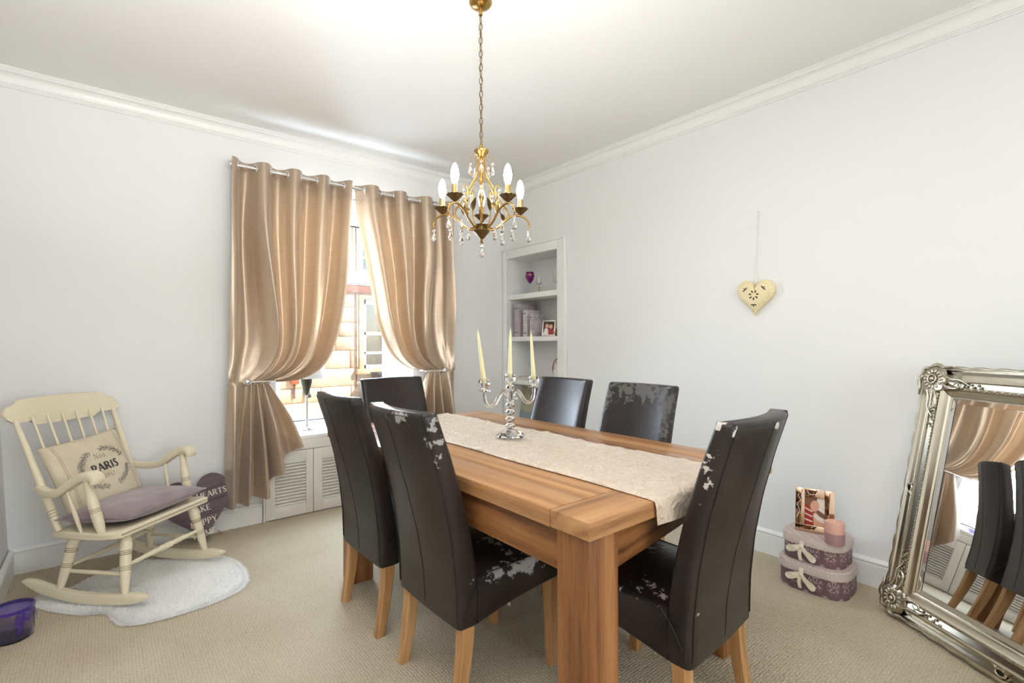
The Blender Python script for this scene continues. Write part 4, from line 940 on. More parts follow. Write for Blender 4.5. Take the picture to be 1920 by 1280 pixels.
# ================================================================== SHEEPSKIN RUG
rugp = [(0.592, 2.90), (0.606, 3.05), (0.585, 3.22), (0.53, 3.33), (0.45, 3.40), (0.36, 3.42), (0.28, 3.47), (0.16, 3.56), (0.05, 3.52), (-0.05, 3.47), (-0.11, 3.40), (-0.15, 3.37), (-0.20, 3.40), (-0.24, 3.38), (-0.262, 3.30), (-0.22, 3.20), (-0.15, 3.10), (-0.08, 3.02), (-0.04, 2.99), (0.01, 2.96), (0.03, 2.88), (0.055, 2.80), (0.10, 2.76), (0.17, 2.735), (0.26, 2.73), (0.36, 2.735), (0.45, 2.76), (0.54, 2.81)]
rcx, rcy = 0.22, 3.10
loop = catmull([(x, y, 0) for x, y in rugp]+[(rugp[0][0], rugp[0][1], 0)], 168)[:-1]
M['fur'] = plain('white_fur', srgb(250, 248, 244), 0.9, nscale=70, nstr=0.4); M['fur'].node_tree.nodes['Principled BSDF'].inputs['Sheen Weight'].default_value = 0.4
rug = thing('sheepskin_rug', 'white fluffy sheepskin rug under the rocking chair', 'rug', (rcx, rcy, 0))
KS = [0, .15, .3, .45, .6, .72, .82, .9, .96, 1.0]
def rugz(x, y, k): return 0.002+0.010*(1-k**4)+0.004*(1-k**6)*noise.noise(Vector((x*9, y*9, 1.0)))
vs = []; m = MB()
rings_ = []
for k in KS[1:]:
    rings_.append([((p.x-rcx)*k, (p.y-rcy)*k, rugz(p.x*k, p.y*k, k)) for p in loop])
m.rings(rings_, cap=False); n0 = len(loop)
m.v.append((0, 0, rugz(0, 0, 0))); m.f += [(len(m.v)-1, (j+1) % n0, j) for j in range(n0)]
m.build('pelt', M['fur'], rug, ang=180)
fm = MB(); rf = random.Random(11)
for _ in range(34000):
    j = rf.randrange(n0); k = math.sqrt(rf.random()) if rf.random() < 0.7 else rf.uniform(0.93, 1.0)
    p = loop[j].lerp(loop[(j+1) % n0], rf.random()); x, y = (p.x-rcx)*k, (p.y-rcy)*k; z = rugz(p.x*k, p.y*k, k)
    a = rf.uniform(0, 2*PI); L = rf.uniform(0.009, 0.019); d = Vector((math.cos(a), math.sin(a), 0)); o = Vector((x, y, 0)).normalized()*(0.008*(k**8))+d*L*0.5
    w = Vector((-d.y, d.x, 0))*0.0011; b = Vector((x, y, z-0.001)); tp = b+o+Vector((0, 0, L*(0.9 if k < .95 else .35)))
    fm.add([tuple(b-w), tuple(b+w), tuple(tp)], [(0, 1, 2)])
fo = fm.build('fur', M['fur'], rug, smooth=False); fo['kind'] = 'stuff'

# ================================================================== HEART SIGN leaning on the skirting
def heart2d(n, w, h, notch=0.0):
    pts = []
    for i in range(n):
        t = 2*PI*i/n; x = 16*math.sin(t)**3; y = 13*math.cos(t)-5*math.cos(2*t)-2*math.cos(3*t)-math.cos(4*t); pts.append((x/32*w, (y+17)/29*h))
    return pts
sg = thing('heart_sign', 'grey-mauve wooden heart sign with cream words leaning beside the curtain', 'sign', (0.50, 3.605, 0.004))
sg.rotation_euler = (math.radians(-23), math.radians(-9), 0)
M['sign'] = wood('mauve_painted_board', srgb(92, 80, 82), srgb(104, 91, 93), srgb(114, 101, 102), axis='X', rough=0.7, gloss=0.2)
SW, SH = 0.385, 0.415
hp = heart2d(140, SW, SH)
edges_z = [0, 0.085, 0.165, 0.245, 0.325, SH+0.01]
def clip(poly, z0, z1):
    for zz, keep in ((z0, 1), (z1, -1)):
        out = []
        for a, b in zip(poly, poly[1:]+poly[:1]):
            ia, ib = keep*(a[1]-zz) >= 0, keep*(b[1]-zz) >= 0
            if ia: out.append(a)
            if ia != ib: t = (zz-a[1])/(b[1]-a[1]); out.append((lerp(a[0], b[0], t), zz))
        poly = out
    return poly
for i in range(5):
    parts_ = [clip(hp, edges_z[i]+0.0012, edges_z[i+1]-0.0012)]
    if i == 4: parts_ = [clip([p for p in hp if p[0] >= 0]+[(0.0, 0.31)], edges_z[4]+0.0012, 1), clip([p for p in hp if p[0] <= 0]+[(0.0, 0.31)], edges_z[4]+0.0012, 1)]
    for pg in parts_:
        if len(pg) < 3: continue
        MB().rings([[(x, y_, z) for x, z in pg] for y_ in (-0.012, 0.0)]).build('board', M['sign'], sg, ang=25)
MB().rings([[(x*0.9, y_, z*0.86+0.03) for x, z in clip(hp, 0.0, 0.32)] for y_ in (0.0005, 0.005)]).build('backing', M['sign'], sg, ang=25)
M['cream_ink'] = plain('cream_lettering', srgb(226, 218, 204), 0.8)
for wd, hh, z, cx in (('HEARTS', 0.036, 0.258, 0.085), ('MAKE', 0.036, 0.178, 0.0), ('HAPPY', 0.036, 0.098, 0.01), ('HOME', 0.036, 0.030, 0.0)):
    q, w = text_quads(wd, hh, 0.17)
    m = MB()
    for k in q: m.add([(x-w/2+cx, -0.0128, y+z+0.012) for x, y in k], [(0, 1, 2, 3)])
    m.build('lettering', M['cream_ink'], sg, smooth=False)
m = MB(); m.tube(catmull([(0.585, 3.70, 0.004), (0.60, 3.69, 0.02), (0.575, 3.715, 0.03), (0.62, 3.70, 0.006), (0.655, 3.71, 0.024), (0.61, 3.72, 0.012), (0.59, 3.70, 0.022)], 40), 0.0022, 6)
tag(m.build('twine', plain('jute_twine', srgb(196, 178, 146), 0.9)), 'loose loop of jute twine on the carpet by the heart sign', 'twine')

# ================================================================== PURPLE GLASS TUB WITH RIBBON
bk = thing('glass_tub', 'small frosted purple glass tub tied with violet ribbon on the carpet', 'tub', (-0.296, 2.972, 0.0))
m, t, b = new_mat('frosted_lilac_glass'); b.inputs['Base Color'].default_value = srgb(206, 198, 224); b.inputs['Transmission Weight'].default_value = 0.95; b.inputs['Roughness'].default_value = 0.12; b.inputs['IOR'].default_value = 1.2; M['lilac'] = m
MB().lathe([(0, 0), (0.060, 0), (0.066, 0.006), (0.071, 0.030), (0.071, 0.130), (0.069, 0.133), (0.066, 0.130), (0.066, 0.030), (0.060, 0.010), (0, 0.008)], 36).build('jar', M['lilac'], bk)
M['ribbon'] = plain('violet_ribbon', srgb(62, 26, 128), 0.4); M['ribbon'].node_tree.nodes['Principled BSDF'].inputs['Sheen Weight'].default_value = 0.4
MB().lathe([(0.0725, 0.120), (0.0735, 0.121), (0.0735, 0.133), (0.0725, 0.134), (0.0715, 0.133), (0.0715, 0.121)], 36).build('ribbon_band', M['ribbon'], bk)
def strip(pts, w, name, parent, mat, wdir=None):
    P = catmull(pts, 18); m = MB(); vs = []
    for i, p in enumerate(P):
        t = (P[min(i+1, 18)]-P[max(i-1, 0)]).normalized(); n = Vector((p.x, p.y, 0)).normalized() if wdir is None else Vector(wdir); s = t.cross(n).normalized()*w/2
        vs += [tuple(p+s), tuple(p-s)]
    m.add(vs, [(2*i, 2*i+1, 2*i+3, 2*i+2) for i in range(18)]); return m.build(name, mat, parent, ang=180)
fa = math.atan2(-2.972, 0.296)   # towards the room
def pt(a, r, z): return (r*math.cos(fa+a), r*math.sin(fa+a), z)
strip([pt(0.5, 0.076, 0.122), pt(0.40, 0.082, 0.085), pt(0.22, 0.078, 0.040)], 0.012, 'ribbon_tail', bk, M['ribbon'])
strip([pt(0.42, 0.076, 0.122), pt(0.20, 0.090, 0.110), pt(0.15, 0.090, 0.082), pt(0.30, 0.082, 0.072), pt(0.42, 0.078, 0.092)], 0.010, 'ribbon_loop', bk, M['ribbon'])
strip([pt(0.5, 0.076, 0.122), pt(0.62, 0.090, 0.112), pt(0.66, 0.086, 0.088), pt(0.50, 0.080, 0.096)], 0.010, 'ribbon_loop', bk, M['ribbon'])
strip([pt(0.75, 0.074, 0.130), pt(1.15, 0.079, 0.100), pt(1.28, 0.080, 0.060)], 0.010, 'ribbon_tail', bk, M['ribbon'])
strip([pt(0.40, 0.074, 0.110), pt(0.75, 0.078, 0.128), pt(1.1, 0.076, 0.150)], 0.012, 'ribbon_fold', bk, M['ribbon'])

# ================================================================== LEANING MIRROR (local: x along its bottom, -y faces the window, z up)
ML, MH = 1.56, 1.125
mr = thing('leaning_mirror', 'large ornate silver framed mirror leaning against the right wall', 'mirror', (2.790, 0.690, 0.010), math.radians(-123.5))
mr.rotation_euler = (math.radians(-11.8), 0, math.radians(-125))
FP = [(0.0, 0.0), (0.0, 0.022), (0.006, 0.030), (0.013, 0.030), (0.018, 0.024), (0.030, 0.020), (0.044, 0.028), (0.054, 0.040), (0.060, 0.043), (0.064, 0.040), (0.066, 0.034), (0.086, 0.030), (0.088, 0.035), (0.098, 0.036), (0.102, 0.030), (0.108, 0.026), (0.124, 0.020), (0.128, 0.013), (0.132, 0.012), (0.132, 0.0)]
def mpos(side, u, t, d):
    """u inset from outer edge, t 0..1 along the side, d height towards the viewer"""
    if side == 0: return (u, -d, lerp(u, MH-u, t))
    if side == 1: return (ML-u, -d, lerp(u, MH-u, t))
    if side == 2: return (lerp(u, ML-u, t), -d, u)
    return (lerp(u, ML-u, t), -d, MH-u)
fw_ = 0.132
for side in range(4):
    rl = MB().rings([[mpos(side, u, t, d) for u, d in FP] for t in (0, 1)]).build('frame_rail', M['silver'], mr, ang=28)
    LL_ = MH if side < 2 else ML
    # carved leaf strip near the glass and lip ornament on the outer edge
    m = MB(); n = int(LL_/0.017)
    for k in range(n):
        t = (k+0.5)/n; c = Vector(mpos(side, 0.0935, t, 0.036)); along = (Vector(mpos(side, 0.0935, min(1, t+0.01), 0.036))-c).normalized() if t < .98 else (c-Vector(mpos(side, 0.0935, t-0.01, 0.036))).normalized()
        ac = Vector((1, 0, 0)) if side < 2 else Vector((0, 0, 1)); s = 1 if k % 2 else -1
        a_ = (along+ac*0.55*s).normalized(); b_ = a_.cross(Vector((0, -1, 0)))
        m.add([tuple(c-a_*0.0085), tuple(c+b_*0.003+Vector((0, -0.004, 0))), tuple(c+a_*0.0085), tuple(c-b_*0.003+Vector((0, -0.004, 0))), tuple(c+Vector((0, 0.002, 0)))], [(0, 1, 3), (1, 2, 3), (0, 4, 1), (1, 4, 2), (2, 4, 3), (3, 4, 0)])
    m.build('carved_strip', M['silver_dark'], rl, ang=30)['kind'] = 'stuff'
    pth = []; n = int(LL_/0.012)
    for k in range(n+1):
        t = lerp(0.07, 0.93, k/n); w = 0.0035*abs(math.sin(k*PI/9))
        p = Vector(mpos(side, 0.004-w, t, 0.026)); pth.append(tuple(p))
    MB().tube(pth, [0.0045+0.0025*abs(math.sin(k*PI/9)) for k in range(n+1)], 7).build('scalloped_edge', M['silver_dark'], rl, ang=80)
gl_ = MB(); i0 = fw_-0.004; gl_.rings([[(x, -y, z) for x, z in ((i0, i0), (ML-i0, i0), (ML-i0, MH-i0), (i0, MH-i0))] for y in (0.003, 0.009)]); gl_.build('mirror_glass', M['mirror'], mr, smooth=False)
bv = MB(); bw = 0.026
for side in range(4):
    pass
o0 = i0+0.001; o1 = i0+bw
bvv = [((o0, o0), (ML-o0, o0), (ML-o1, o1), (o1, o1)), ((ML-o0, o0), (ML-o0, MH-o0), (ML-o1, MH-o1), (ML-o1, o1)), ((ML-o0, MH-o0), (o0, MH-o0), (o1, MH-o1), (ML-o1, MH-o1)), ((o0, MH-o0), (o0, o0), (o1, o1), (o1, MH-o1))]
for q in bvv:
    MB().add([(q[0][0], -0.0092, q[0][1]), (q[1][0], -0.0092, q[1][1]), (q[2][0], -0.0106, q[2][1]), (q[3][0], -0.0106, q[3][1])], [(0, 1, 2, 3)]).build('bevelled_edge', M['mirror'], mr, smooth=False)
MB().b2((0.02, 0.0005, 0.02), (ML-0.02, 0.010, MH-0.02)).build('backing_board', plain('dark_board', srgb(70, 58, 46), 0.8), mr, smooth=False)
def curl(c, r0, a0, turns, dirn, z=0.0, n=22):
    out = []
    for k in range(n+1):
        u = k/n; r = r0*(1-0.72*u); a = a0+dirn*turns*2*PI*u; out.append((c[0]+r*math.cos(a), -z-0.006*math.sin(PI*u), c[1]+r*math.sin(a)))
    return out
def corner(cx, cz, fx, fz):
    """corner ornament, fx/fz point inwards along the sides"""
    rt = bpy.data.objects.new('corner_ornament', None); C.objects.link(rt); rt.parent = mr; rt.location = (cx, -0.034, cz); rt.empty_display_size = 0.03
    MB().lathe([(0.0, 0.0), (0.062, 0.0), (0.058, 0.008), (0.040, 0.012), (0.0, 0.012)], 24, (0, 0, 0), (0, -1, 0), flute=8, fl=0.06).build('plaque', M['silver_dark'], rt, ang=40)
    MB().tube([(0.0195*math.cos(a), -0.016, 0.0195*math.sin(a)) for a in [2*PI*k/24 for k in range(24)]], 0.0042, 8, closed=True).build('ring', M['silver'], rt, ang=80)
    MB().sphere((0, -0.014, 0), 0.011, 12).build('boss', M['silver'], rt, ang=80)
    for k in range(14):
        a = 2*PI*k/14; MB().sphere((0, 0, 0), 1, 8, mat=Matrix.Translation((0.036*math.cos(a), -0.013, 0.036*math.sin(a))) @ Matrix.Rotation(-a, 4, 'Y') @ Matrix.Diagonal((0.0115, 0.0045, 0.0062, 1))).build('petal', M['silver'], rt, ang=80)
    for (dx, dz, px, pz) in ((fx, 0, 0, fz), (0, fz, fx, 0)):
        o = Vector((dx, 0, dz)); q = Vector((px, 0, pz))
        f = lambda a, b, c: tuple(o*a+q*b+Vector((0, -c, 0)))
        MB().tube(catmull([f(0.045, 0.012, 0.010), f(0.075, 0.030, 0.014), f(0.115, 0.034, 0.012), f(0.130, 0.018, 0.010), f(0.112, 0.008, 0.010), f(0.098, 0.020, 0.010)], 22), [lerp(0.0062, 0.0032, k/22) for k in range(23)], 7).build('scroll', M['silver'], rt, ang=80)
        MB().tube(catmull([f(0.05, -0.02, 0.010), f(0.085, -0.005, 0.012), f(0.125, -0.004, 0.010), f(0.165, 0.016, 0.004)], 16), [lerp(0.0070, 0.0028, k/16) for k in range(17)], 7).build('scroll', M['silver'], rt, ang=80)
        for k in range(9):
            u = 0.14+0.010*k; MB().sphere((0, 0, 0), 1, 6, mat=Matrix.Translation(f(u, 0.012+0.012*math.sin(k*2.1), 0.002)) @ Matrix.Diagonal((0.0065, 0.0045, 0.0055, 1))).build('bud', M['silver_dark'], rt, ang=80)
        # outward leaf tips
        MB().tube(catmull([f(-0.02, -0.055, 0.004), f(0.012, -0.066, 0.008), f(0.045, -0.056, 0.010), f(0.075, -0.062, 0.004)], 14), [0.0085, 0.010, 0.011, 0.011, 0.010, 0.009, 0.0085, 0.008, 0.0075, 0.007, 0.0065, 0.006, 0.005, 0.004, 0.003], 7).build('outer_leaf', M['silver_dark'], rt, ang=80)
    MB().tube(catmull([(-fx*0.028, -0.004, -fz*0.050), (-fx*0.050, -0.008, -fz*0.046), (-fx*0.056, -0.008, -fz*0.022)], 10), 0.008, 7).build('outer_leaf', M['silver_dark'], rt, ang=80)
    return rt
corner(0.060, 0.068, 1, 1); corner(0.060, MH-0.060, 1, -1); corner(ML-0.060, 0.068, -1, 1); corner(ML-0.060, MH-0.060, -1, -1)
def cartouche(c, along):
    rt = bpy.data.objects.new('cartouche', None); C.objects.link(rt); rt.parent = mr; rt.location = c; rt.empty_display_size = 0.03
    A = Vector(along); B = A.cross(Vector((0, 1, 0)))
    g = lambda a, b, d: tuple(A*a+B*b+Vector((0, -d, 0)))
    MB().tube([g(0.018*math.cos(t), 0.012*math.sin(t), 0.008) for t in [2*PI*k/18 for k in range(18)]], 0.0042, 7, closed=True).build('ring', M['silver'], rt, ang=80)
    MB().add([g(0.018*math.cos(t), 0.012*math.sin(t), 0.004) for t in [2*PI*k/18 for k in range(18)]], [tuple(range(18))]).build('hollow_decal', plain('hollow_shade_paint', srgb(60, 54, 46), 0.6, 0.6), rt)  # flat dark oval painted for the shade inside the ring
    for s in (-1, 1): MB().tube(catmull([g(s*0.016, -0.008, 0.008), g(s*0.035, -0.022, 0.008), g(s*0.055, -0.018, 0.006), g(s*0.085, -0.026, 0.002)], 14), [lerp(0.007, 0.003, k/14) for k in range(15)], 7).build('scroll', M['silver_dark'], rt, ang=80)
cartouche((0.030, -0.022, MH*0.50), (0, 0, 1)); cartouche((ML*0.33, -0.022, 0.032), (-1, 0, 0))

# ================================================================== GIFT BOXES, PHOTO FRAME, PILLAR CANDLE
def damask(name, base, motif, cell=(0.072, 0.085), th=0.5):
    m, t, b = new_mat(name); tc = t.nodes.new('ShaderNodeTexCoord'); sp_ = t.nodes.new('ShaderNodeSeparateXYZ'); t.links.new(tc.outputs['Object'], sp_.inputs[0])
    s = math_(t, 'SUBTRACT', sp_.outputs[1], math_(t, 'MULTIPLY', sp_.outputs[0], 1.0)); s = math_(t, 'ADD', s, 5.0)
    zc = math_(t, 'ADD', sp_.outputs[2], 5.0)
    row = math_(t, 'FLOOR', math_(t, 'DIVIDE', zc, cell[1])); off = math_(t, 'MULTIPLY', math_(t, 'MODULO', row, 2.0), cell[0]/2)
    su = math_(t, 'ABSOLUTE', math_(t, 'SUBTRACT', math_(t, 'MODULO', math_(t, 'ADD', s, off), cell[0]), cell[0]/2))
    zu = math_(t, 'MODULO', zc, cell[1])
    cb = t.nodes.new('ShaderNodeCombineXYZ'); t.links.new(su, cb.inputs[0]); t.links.new(zu, cb.inputs[1])
    n = node(t, 'ShaderNodeTexNoise', Scale=95.0, Detail=1.0, Distortion=1.6); t.links.new(cb.outputs[0], n.inputs['Vector'])
    ex = math_(t, 'DIVIDE', su, cell[0]*0.40); ez = math_(t, 'DIVIDE', math_(t, 'SUBTRACT', zu, cell[1]/2), cell[1]*0.46)
    d = math_(t, 'ADD', math_(t, 'MULTIPLY', ex, ex), math_(t, 'MULTIPLY', ez, ez))
    k = math_(t, 'MULTIPLY', math_(t, 'GREATER_THAN', n.outputs[0], th), math_(t, 'LESS_THAN', d, 1.0))
    t.links.new(mixc(t, k, base, motif), b.inputs['Base Color']); b.inputs['Roughness'].default_value = 0.6; return m
M['damask'] = damask('mauve_damask_paper', srgb(118, 88, 94), srgb(186, 168, 164), (0.085, 0.085), 0.53)
M['lid_paper'] = damask('pale_lilac_paper', srgb(206, 192, 184), srgb(190, 172, 166), (0.05, 0.05), 0.56)
M['cream_ribbon'] = plain('cream_satin_ribbon', srgb(236, 226, 204), 0.4)
def rrect(w, h, r, n=8):
    out = []
    for cx, cy, a0 in ((w/2-r, h/2-r, 0), (-w/2+r, h/2-r, PI/2), (-w/2+r, -h/2+r, PI), (w/2-r, -h/2+r, 1.5*PI)):
        for k in range(n+1): a = a0+k*PI/2/n; out.append((cx+r*math.cos(a), cy+r*math.sin(a)))
    return out
def gift_box(loc, dx, dy, hb_, hl, r, lab, rot):
    t = thing('gift_box', lab, 'box', loc, rot, 'damask gift boxes')
    ol = rrect(dx, dy, r); il = rrect(dx-0.012, dy-0.012, r-0.006)
    MB().rings([[(x, y, z) for x, y in il] for z in (0.0, hb_)]).build('box_body', M['damask'], t, ang=30)
    MB().rings([[(x, y, hb_-hl+0.006) for x, y in ol], [(x, y, hb_+0.003) for x, y in ol], [(x*0.985, y*0.985, hb_+0.007) for x, y in ol]]).build('lid', M['lid_paper'], t, ang=30)
    f = -dx/2-0.004; yk = 0.03; zk = hb_-hl-0.004
    W_ = (-1, 0, 0)
    strip([(f+0.002, yk, hb_-0.012), (f-0.002, yk, zk+0.016), (f-0.008, yk, zk+0.004)], 0.020, 'ribbon', t, M['cream_ribbon'], W_)
    strip([(f-0.006, yk, zk+0.006), (f-0.022, yk+0.030, zk+0.002), (f-0.014, yk+0.058, zk-0.010), (f-0.020, yk+0.050, zk-0.018), (f-0.012, yk+0.012, zk-0.004)], 0.020, 'bow_loop', t, M['cream_ribbon'], W_)
    strip([(f-0.006, yk, zk+0.006), (f-0.020, yk-0.025, zk-0.012), (f-0.014, yk-0.056, zk-0.034), (f-0.022, yk-0.052, zk-0.044), (f-0.010, yk-0.012, zk-0.010)], 0.020, 'bow_loop', t, M['cream_ribbon'], W_)
    strip([(f-0.006, yk, zk+0.002), (f-0.014, yk+0.006, zk-0.028), (f-0.010, yk+0.002, max(zk-0.062, 0.004))], 0.016, 'ribbon_tail', t, M['cream_ribbon'], W_)
    MB().sphere((f-0.008, yk, zk+0.004), 0.009, 10, 0.8, 1.0, 1.1).build('knot', M['cream_ribbon'], t, ang=80)
    return t
gift_box((2.808, 0.985, 0.0), 0.270, 0.318, 0.128, 0.042, 0.085, 'mauve damask gift box with cream bow on the carpet, bottom of the stack', math.radians(2))
gift_box((2.822, 0.990, 0.1355), 0.240, 0.288, 0.116, 0.040, 0.078, 'smaller mauve damask gift box with cream bow on top of the stack', math.radians(1))
BT = 0.1355+0.116+0.0075
pf = thing('photo_frame', 'coppery mirrored photo frame standing on the gift boxes', 'photo frame', (2.812, 1.000, BT), math.radians(-90+14))
pf.rotation_euler = (math.radians(-10), 0, math.radians(-90+14))
fwd, fhd = 0.172, 0.215
M['rose_mirror'] = plain('coppery_mirror_glass', srgb(224, 190, 164), 0.06, 1.0)
for nm, a, b in (('frame_side', (-fwd/2, 0.034), (-fwd/2+0.042, fhd)), ('frame_side', (fwd/2-0.042, 0.034), (fwd/2, fhd)), ('frame_side', (-fwd/2, 0.001), (fwd/2, 0.033)), ('frame_side', (-fwd/2+0.0425, fhd-0.042), (fwd/2-0.0425, fhd))):
    MB().b2((a[0], -0.012, a[1]), (b[0], 0.0, b[1]), 0.002).build(nm, M['rose_mirror'], pf, ang=30)
MB().b2((-fwd/2+0.003, 0.0005, 0.004), (fwd/2-0.003, 0.006, fhd-0.003)).build('backing', M['black'], pf, smooth=False)
MB().b2((-0.012, 0.006, 0.004), (0.012, 0.010, 0.12), 0.0, Matrix.Translation((0, 0.0, 0)) @ Matrix.Rotation(math.radians(0), 4, 'X')).build('easel_back', M['black'], pf, smooth=False)
px0, px1, pz0, pz1 = -fwd/2+0.043, fwd/2-0.043, 0.034, fhd-0.043
PC = {'bg': plain('photo_brown', srgb(132, 92, 72), 0.3), 'skin': plain('photo_skin', srgb(222, 170, 144), 0.3), 'white': plain('photo_white', srgb(238, 230, 222), 0.3), 'red': plain('photo_red', srgb(168, 50, 44), 0.3), 'pale': plain('photo_stripe', srgb(232, 204, 186), 0.3), 'dark': plain('photo_dark', srgb(70, 48, 42), 0.3)}
def flat(name, parent, pts, y, mat): return MB().add([(x, y, z) for x, z in pts], [tuple(range(len(pts)))]).build(name, mat, parent, smooth=False)
def P2(u, v): return (lerp(px0, px1, u), lerp(pz0, pz1, v))
def ell(cu, cv, ru, rv, n=18, rot=0): return [P2(cu+ru*math.cos(2*PI*k/n)*math.cos(rot)-rv*math.sin(2*PI*k/n)*math.sin(rot), cv+ru*math.cos(2*PI*k/n)*math.sin(rot)+rv*math.sin(2*PI*k/n)*math.cos(rot)) for k in range(n)]
ph = flat('photo_print', pf, [P2(0, 0), P2(1, 0), P2(1, 1), P2(0, 1)], -0.002, PC['bg'])
flat('printed_shape', ph, [P2(0.55, .62), P2(1, .45), P2(1, 1), P2(.62, 1)], -0.0023, PC['white'])
flat('printed_shape', ph, [P2(0, 0), P2(.45, 0), P2(.5, .3), P2(.3, .62), P2(0, .75)], -0.0023, PC['red'])
for k in range(3): flat('printed_shape', ph, [P2(0, .16+.2*k), P2(.36, .10+.18*k), P2(.40, .15+.18*k), P2(0, .22+.2*k)], -0.0026, PC['pale'])
flat('printed_shape', ph, [P2(.45, 0), P2(1, 0), P2(1, .16), P2(.55, .5), P2(.4, .4)], -0.0025, PC['skin'])
flat('printed_shape', ph, ell(.5, .70, .24, .2, rot=.3), -0.0028, PC['skin'])
flat('printed_shape', ph, [P2(.5, .42), P2(1, .28), P2(1, .12), P2(.62, .20), P2(.45, .34)], -0.0030, PC['white'])
MB().tube(catmull([(-0.080, -0.014, 0.060), (-0.066, -0.014, 0.100), (-0.080, -0.014, 0.130), (-0.062, -0.014, 0.150), (-0.074, -0.014, 0.175), (-0.058, -0.014, 0.190), (-0.060, -0.014, 0.165), (-0.046, -0.014, 0.182), (-0.034, -0.014, 0.205), (-0.026, -0.014, 0.188), (-0.010, -0.014, 0.186), (0.020, -0.014, 0.196), (0.040, -0.014, 0.206)], 80), 0.0014, 6).build('wire_flourish', M['chrome'], pf, ang=80)
pc = thing('pillar_candle', 'two-tone pink pillar candle standing on the gift boxes', 'candle', (2.735, 0.884, BT))
MB().lathe([(0, 0), (0.041, 0), (0.042, 0.002), (0.042, 0.054)], 32).build('lower_wax', plain('mauve_wax', srgb(176, 138, 140), 0.5), pc)
MB().lathe([(0.0, 0.054), (0.042, 0.054), (0.042, 0.100), (0.040, 0.104), (0.036, 0.104), (0.030, 0.098), (0, 0.097)], 32).build('upper_wax', plain('peach_wax', srgb(222, 172, 154), 0.5), pc)
MB().tube([(0, 0, 0.097), (0.002, 0, 0.110)], 0.0012, 6).build('wick', M['white_paper'], pc)

# ================================================================== PUNCHED METAL HEART ON THE RIGHT WALL
ht = thing('hanging_heart', 'cream punched metal heart hanging by wire on the right wall', 'wall ornament', (XR-0.022, 1.378, 1.388), -PI/2)
ht.rotation_euler = (0, math.radians(2), -PI/2)
M['cream_metal'] = plain('cream_enamel', srgb(234, 218, 172), 0.4, nscale=60, nstr=0.05, var=0.04)
HW, HH = 0.220, 0.212
hp2 = heart2d(96, HW, HH)
cxh, czh = 0, 0.125
rs = []
for sc, y in ((0.99, 0.019), (1.0, 0.012), (1.0, 0.004), (0.97, -0.004), (0.90, -0.010), (0.72, -0.016), (0.45, -0.019), (0.2, -0.020), (0.02, -0.0205)): rs.append([((x-cxh)*sc+cxh, y, (z-czh)*sc+czh) for x, z in hp2])
MB().rings(rs).build('heart_shell', M['cream_metal'], ht, ang=60)
M['hole'] = plain('cutout_shade_paint', srgb(52, 44, 32), 0.8)  # dark decal colour, painted for the shade inside the punched holes
def hsurf(x, z):   # dome height at heart-local position
    best = min(hp2, key=lambda p: abs(math.atan2(p[1]-czh, p[0])-math.atan2(z-czh, x))); k = math.hypot(x, z-czh)/max(1e-4, math.hypot(best[0], best[1]-czh))
    return -interp([(0, 0.0212), (0.2, 0.0207), (0.45, 0.0198), (0.72, 0.0170), (0.9, 0.0112), (0.97, 0.005), (1, 0)], k)-0.0004
def hole(cx, cz, rx, rz, rot=0.0, n=10):
    pts = [(cx+rx*math.cos(2*PI*k/n)*math.cos(rot)-rz*math.sin(2*PI*k/n)*math.sin(rot), cz+rx*math.cos(2*PI*k/n)*math.sin(rot)+rz*math.sin(2*PI*k/n)*math.cos(rot)) for k in range(n)]
    MB().add([(x, hsurf(x, z), z) for x, z in pts], [tuple(range(n))]).build('cutout_decal', M['hole'], ht, smooth=False)
for k in range(7):
    a = PI/2+2*PI*k/7+PI/7; hole(0.022*math.cos(a), 0.122+0.022*math.sin(a), 0.009, 0.0042, a)
for (bx, bz, ba) in ((-0.048, 0.150, 2.3), (0.048, 0.156, 0.8), (0.0, 0.072, -PI/2)):
    for d in (-0.9, 0, 0.9):
        a = ba+d; hole(bx+0.012*math.cos(a), bz+0.012*math.sin(a), 0.0085, 0.0036, a+d*0.3, 8)
pin = MB()
for k in range(0, 96, 3):
    x, z = hp2[k]; x, z = x*0.80, (z-czh)*0.80+czh
    if z > 0.185 and abs(x) < 0.02: continue
    y = hsurf(x, z)-0.0003; pin.add([(x-0.0018, y, z), (x, y, z-0.0018), (x+0.0018, y, z), (x, y, z+0.0018)], [(0, 1, 2, 3)])
pin.build('pin_hole_decals', M['hole'], ht, smooth=False)['kind'] = 'stuff'
wm = plain('pale_wire', srgb(214, 210, 200), 0.35, 0.6)
for s in (-1, 1): MB().tube([(s*0.010+0.002, -0.002, HH*0.86), (s*0.003+0.001, 0.010, 0.590)], 0.0011, 5).build('hanging_wire', wm, ht)
MB().tube([(0.006*math.cos(a)+0.001, 0.012, 0.602+0.012*math.sin(a)) for a in [2*PI*k/14 for k in range(14)]], 0.0010, 5, closed=True).build('wire_loop', wm, ht)
MB().lathe([(0.0012, 0), (0.0012, 0.016), (0.0035, 0.016), (0.0035, 0.018)], 8, (0.001, 0.0215, 0.613), (0, -1, 0)).build('nail', M['steel'], ht)

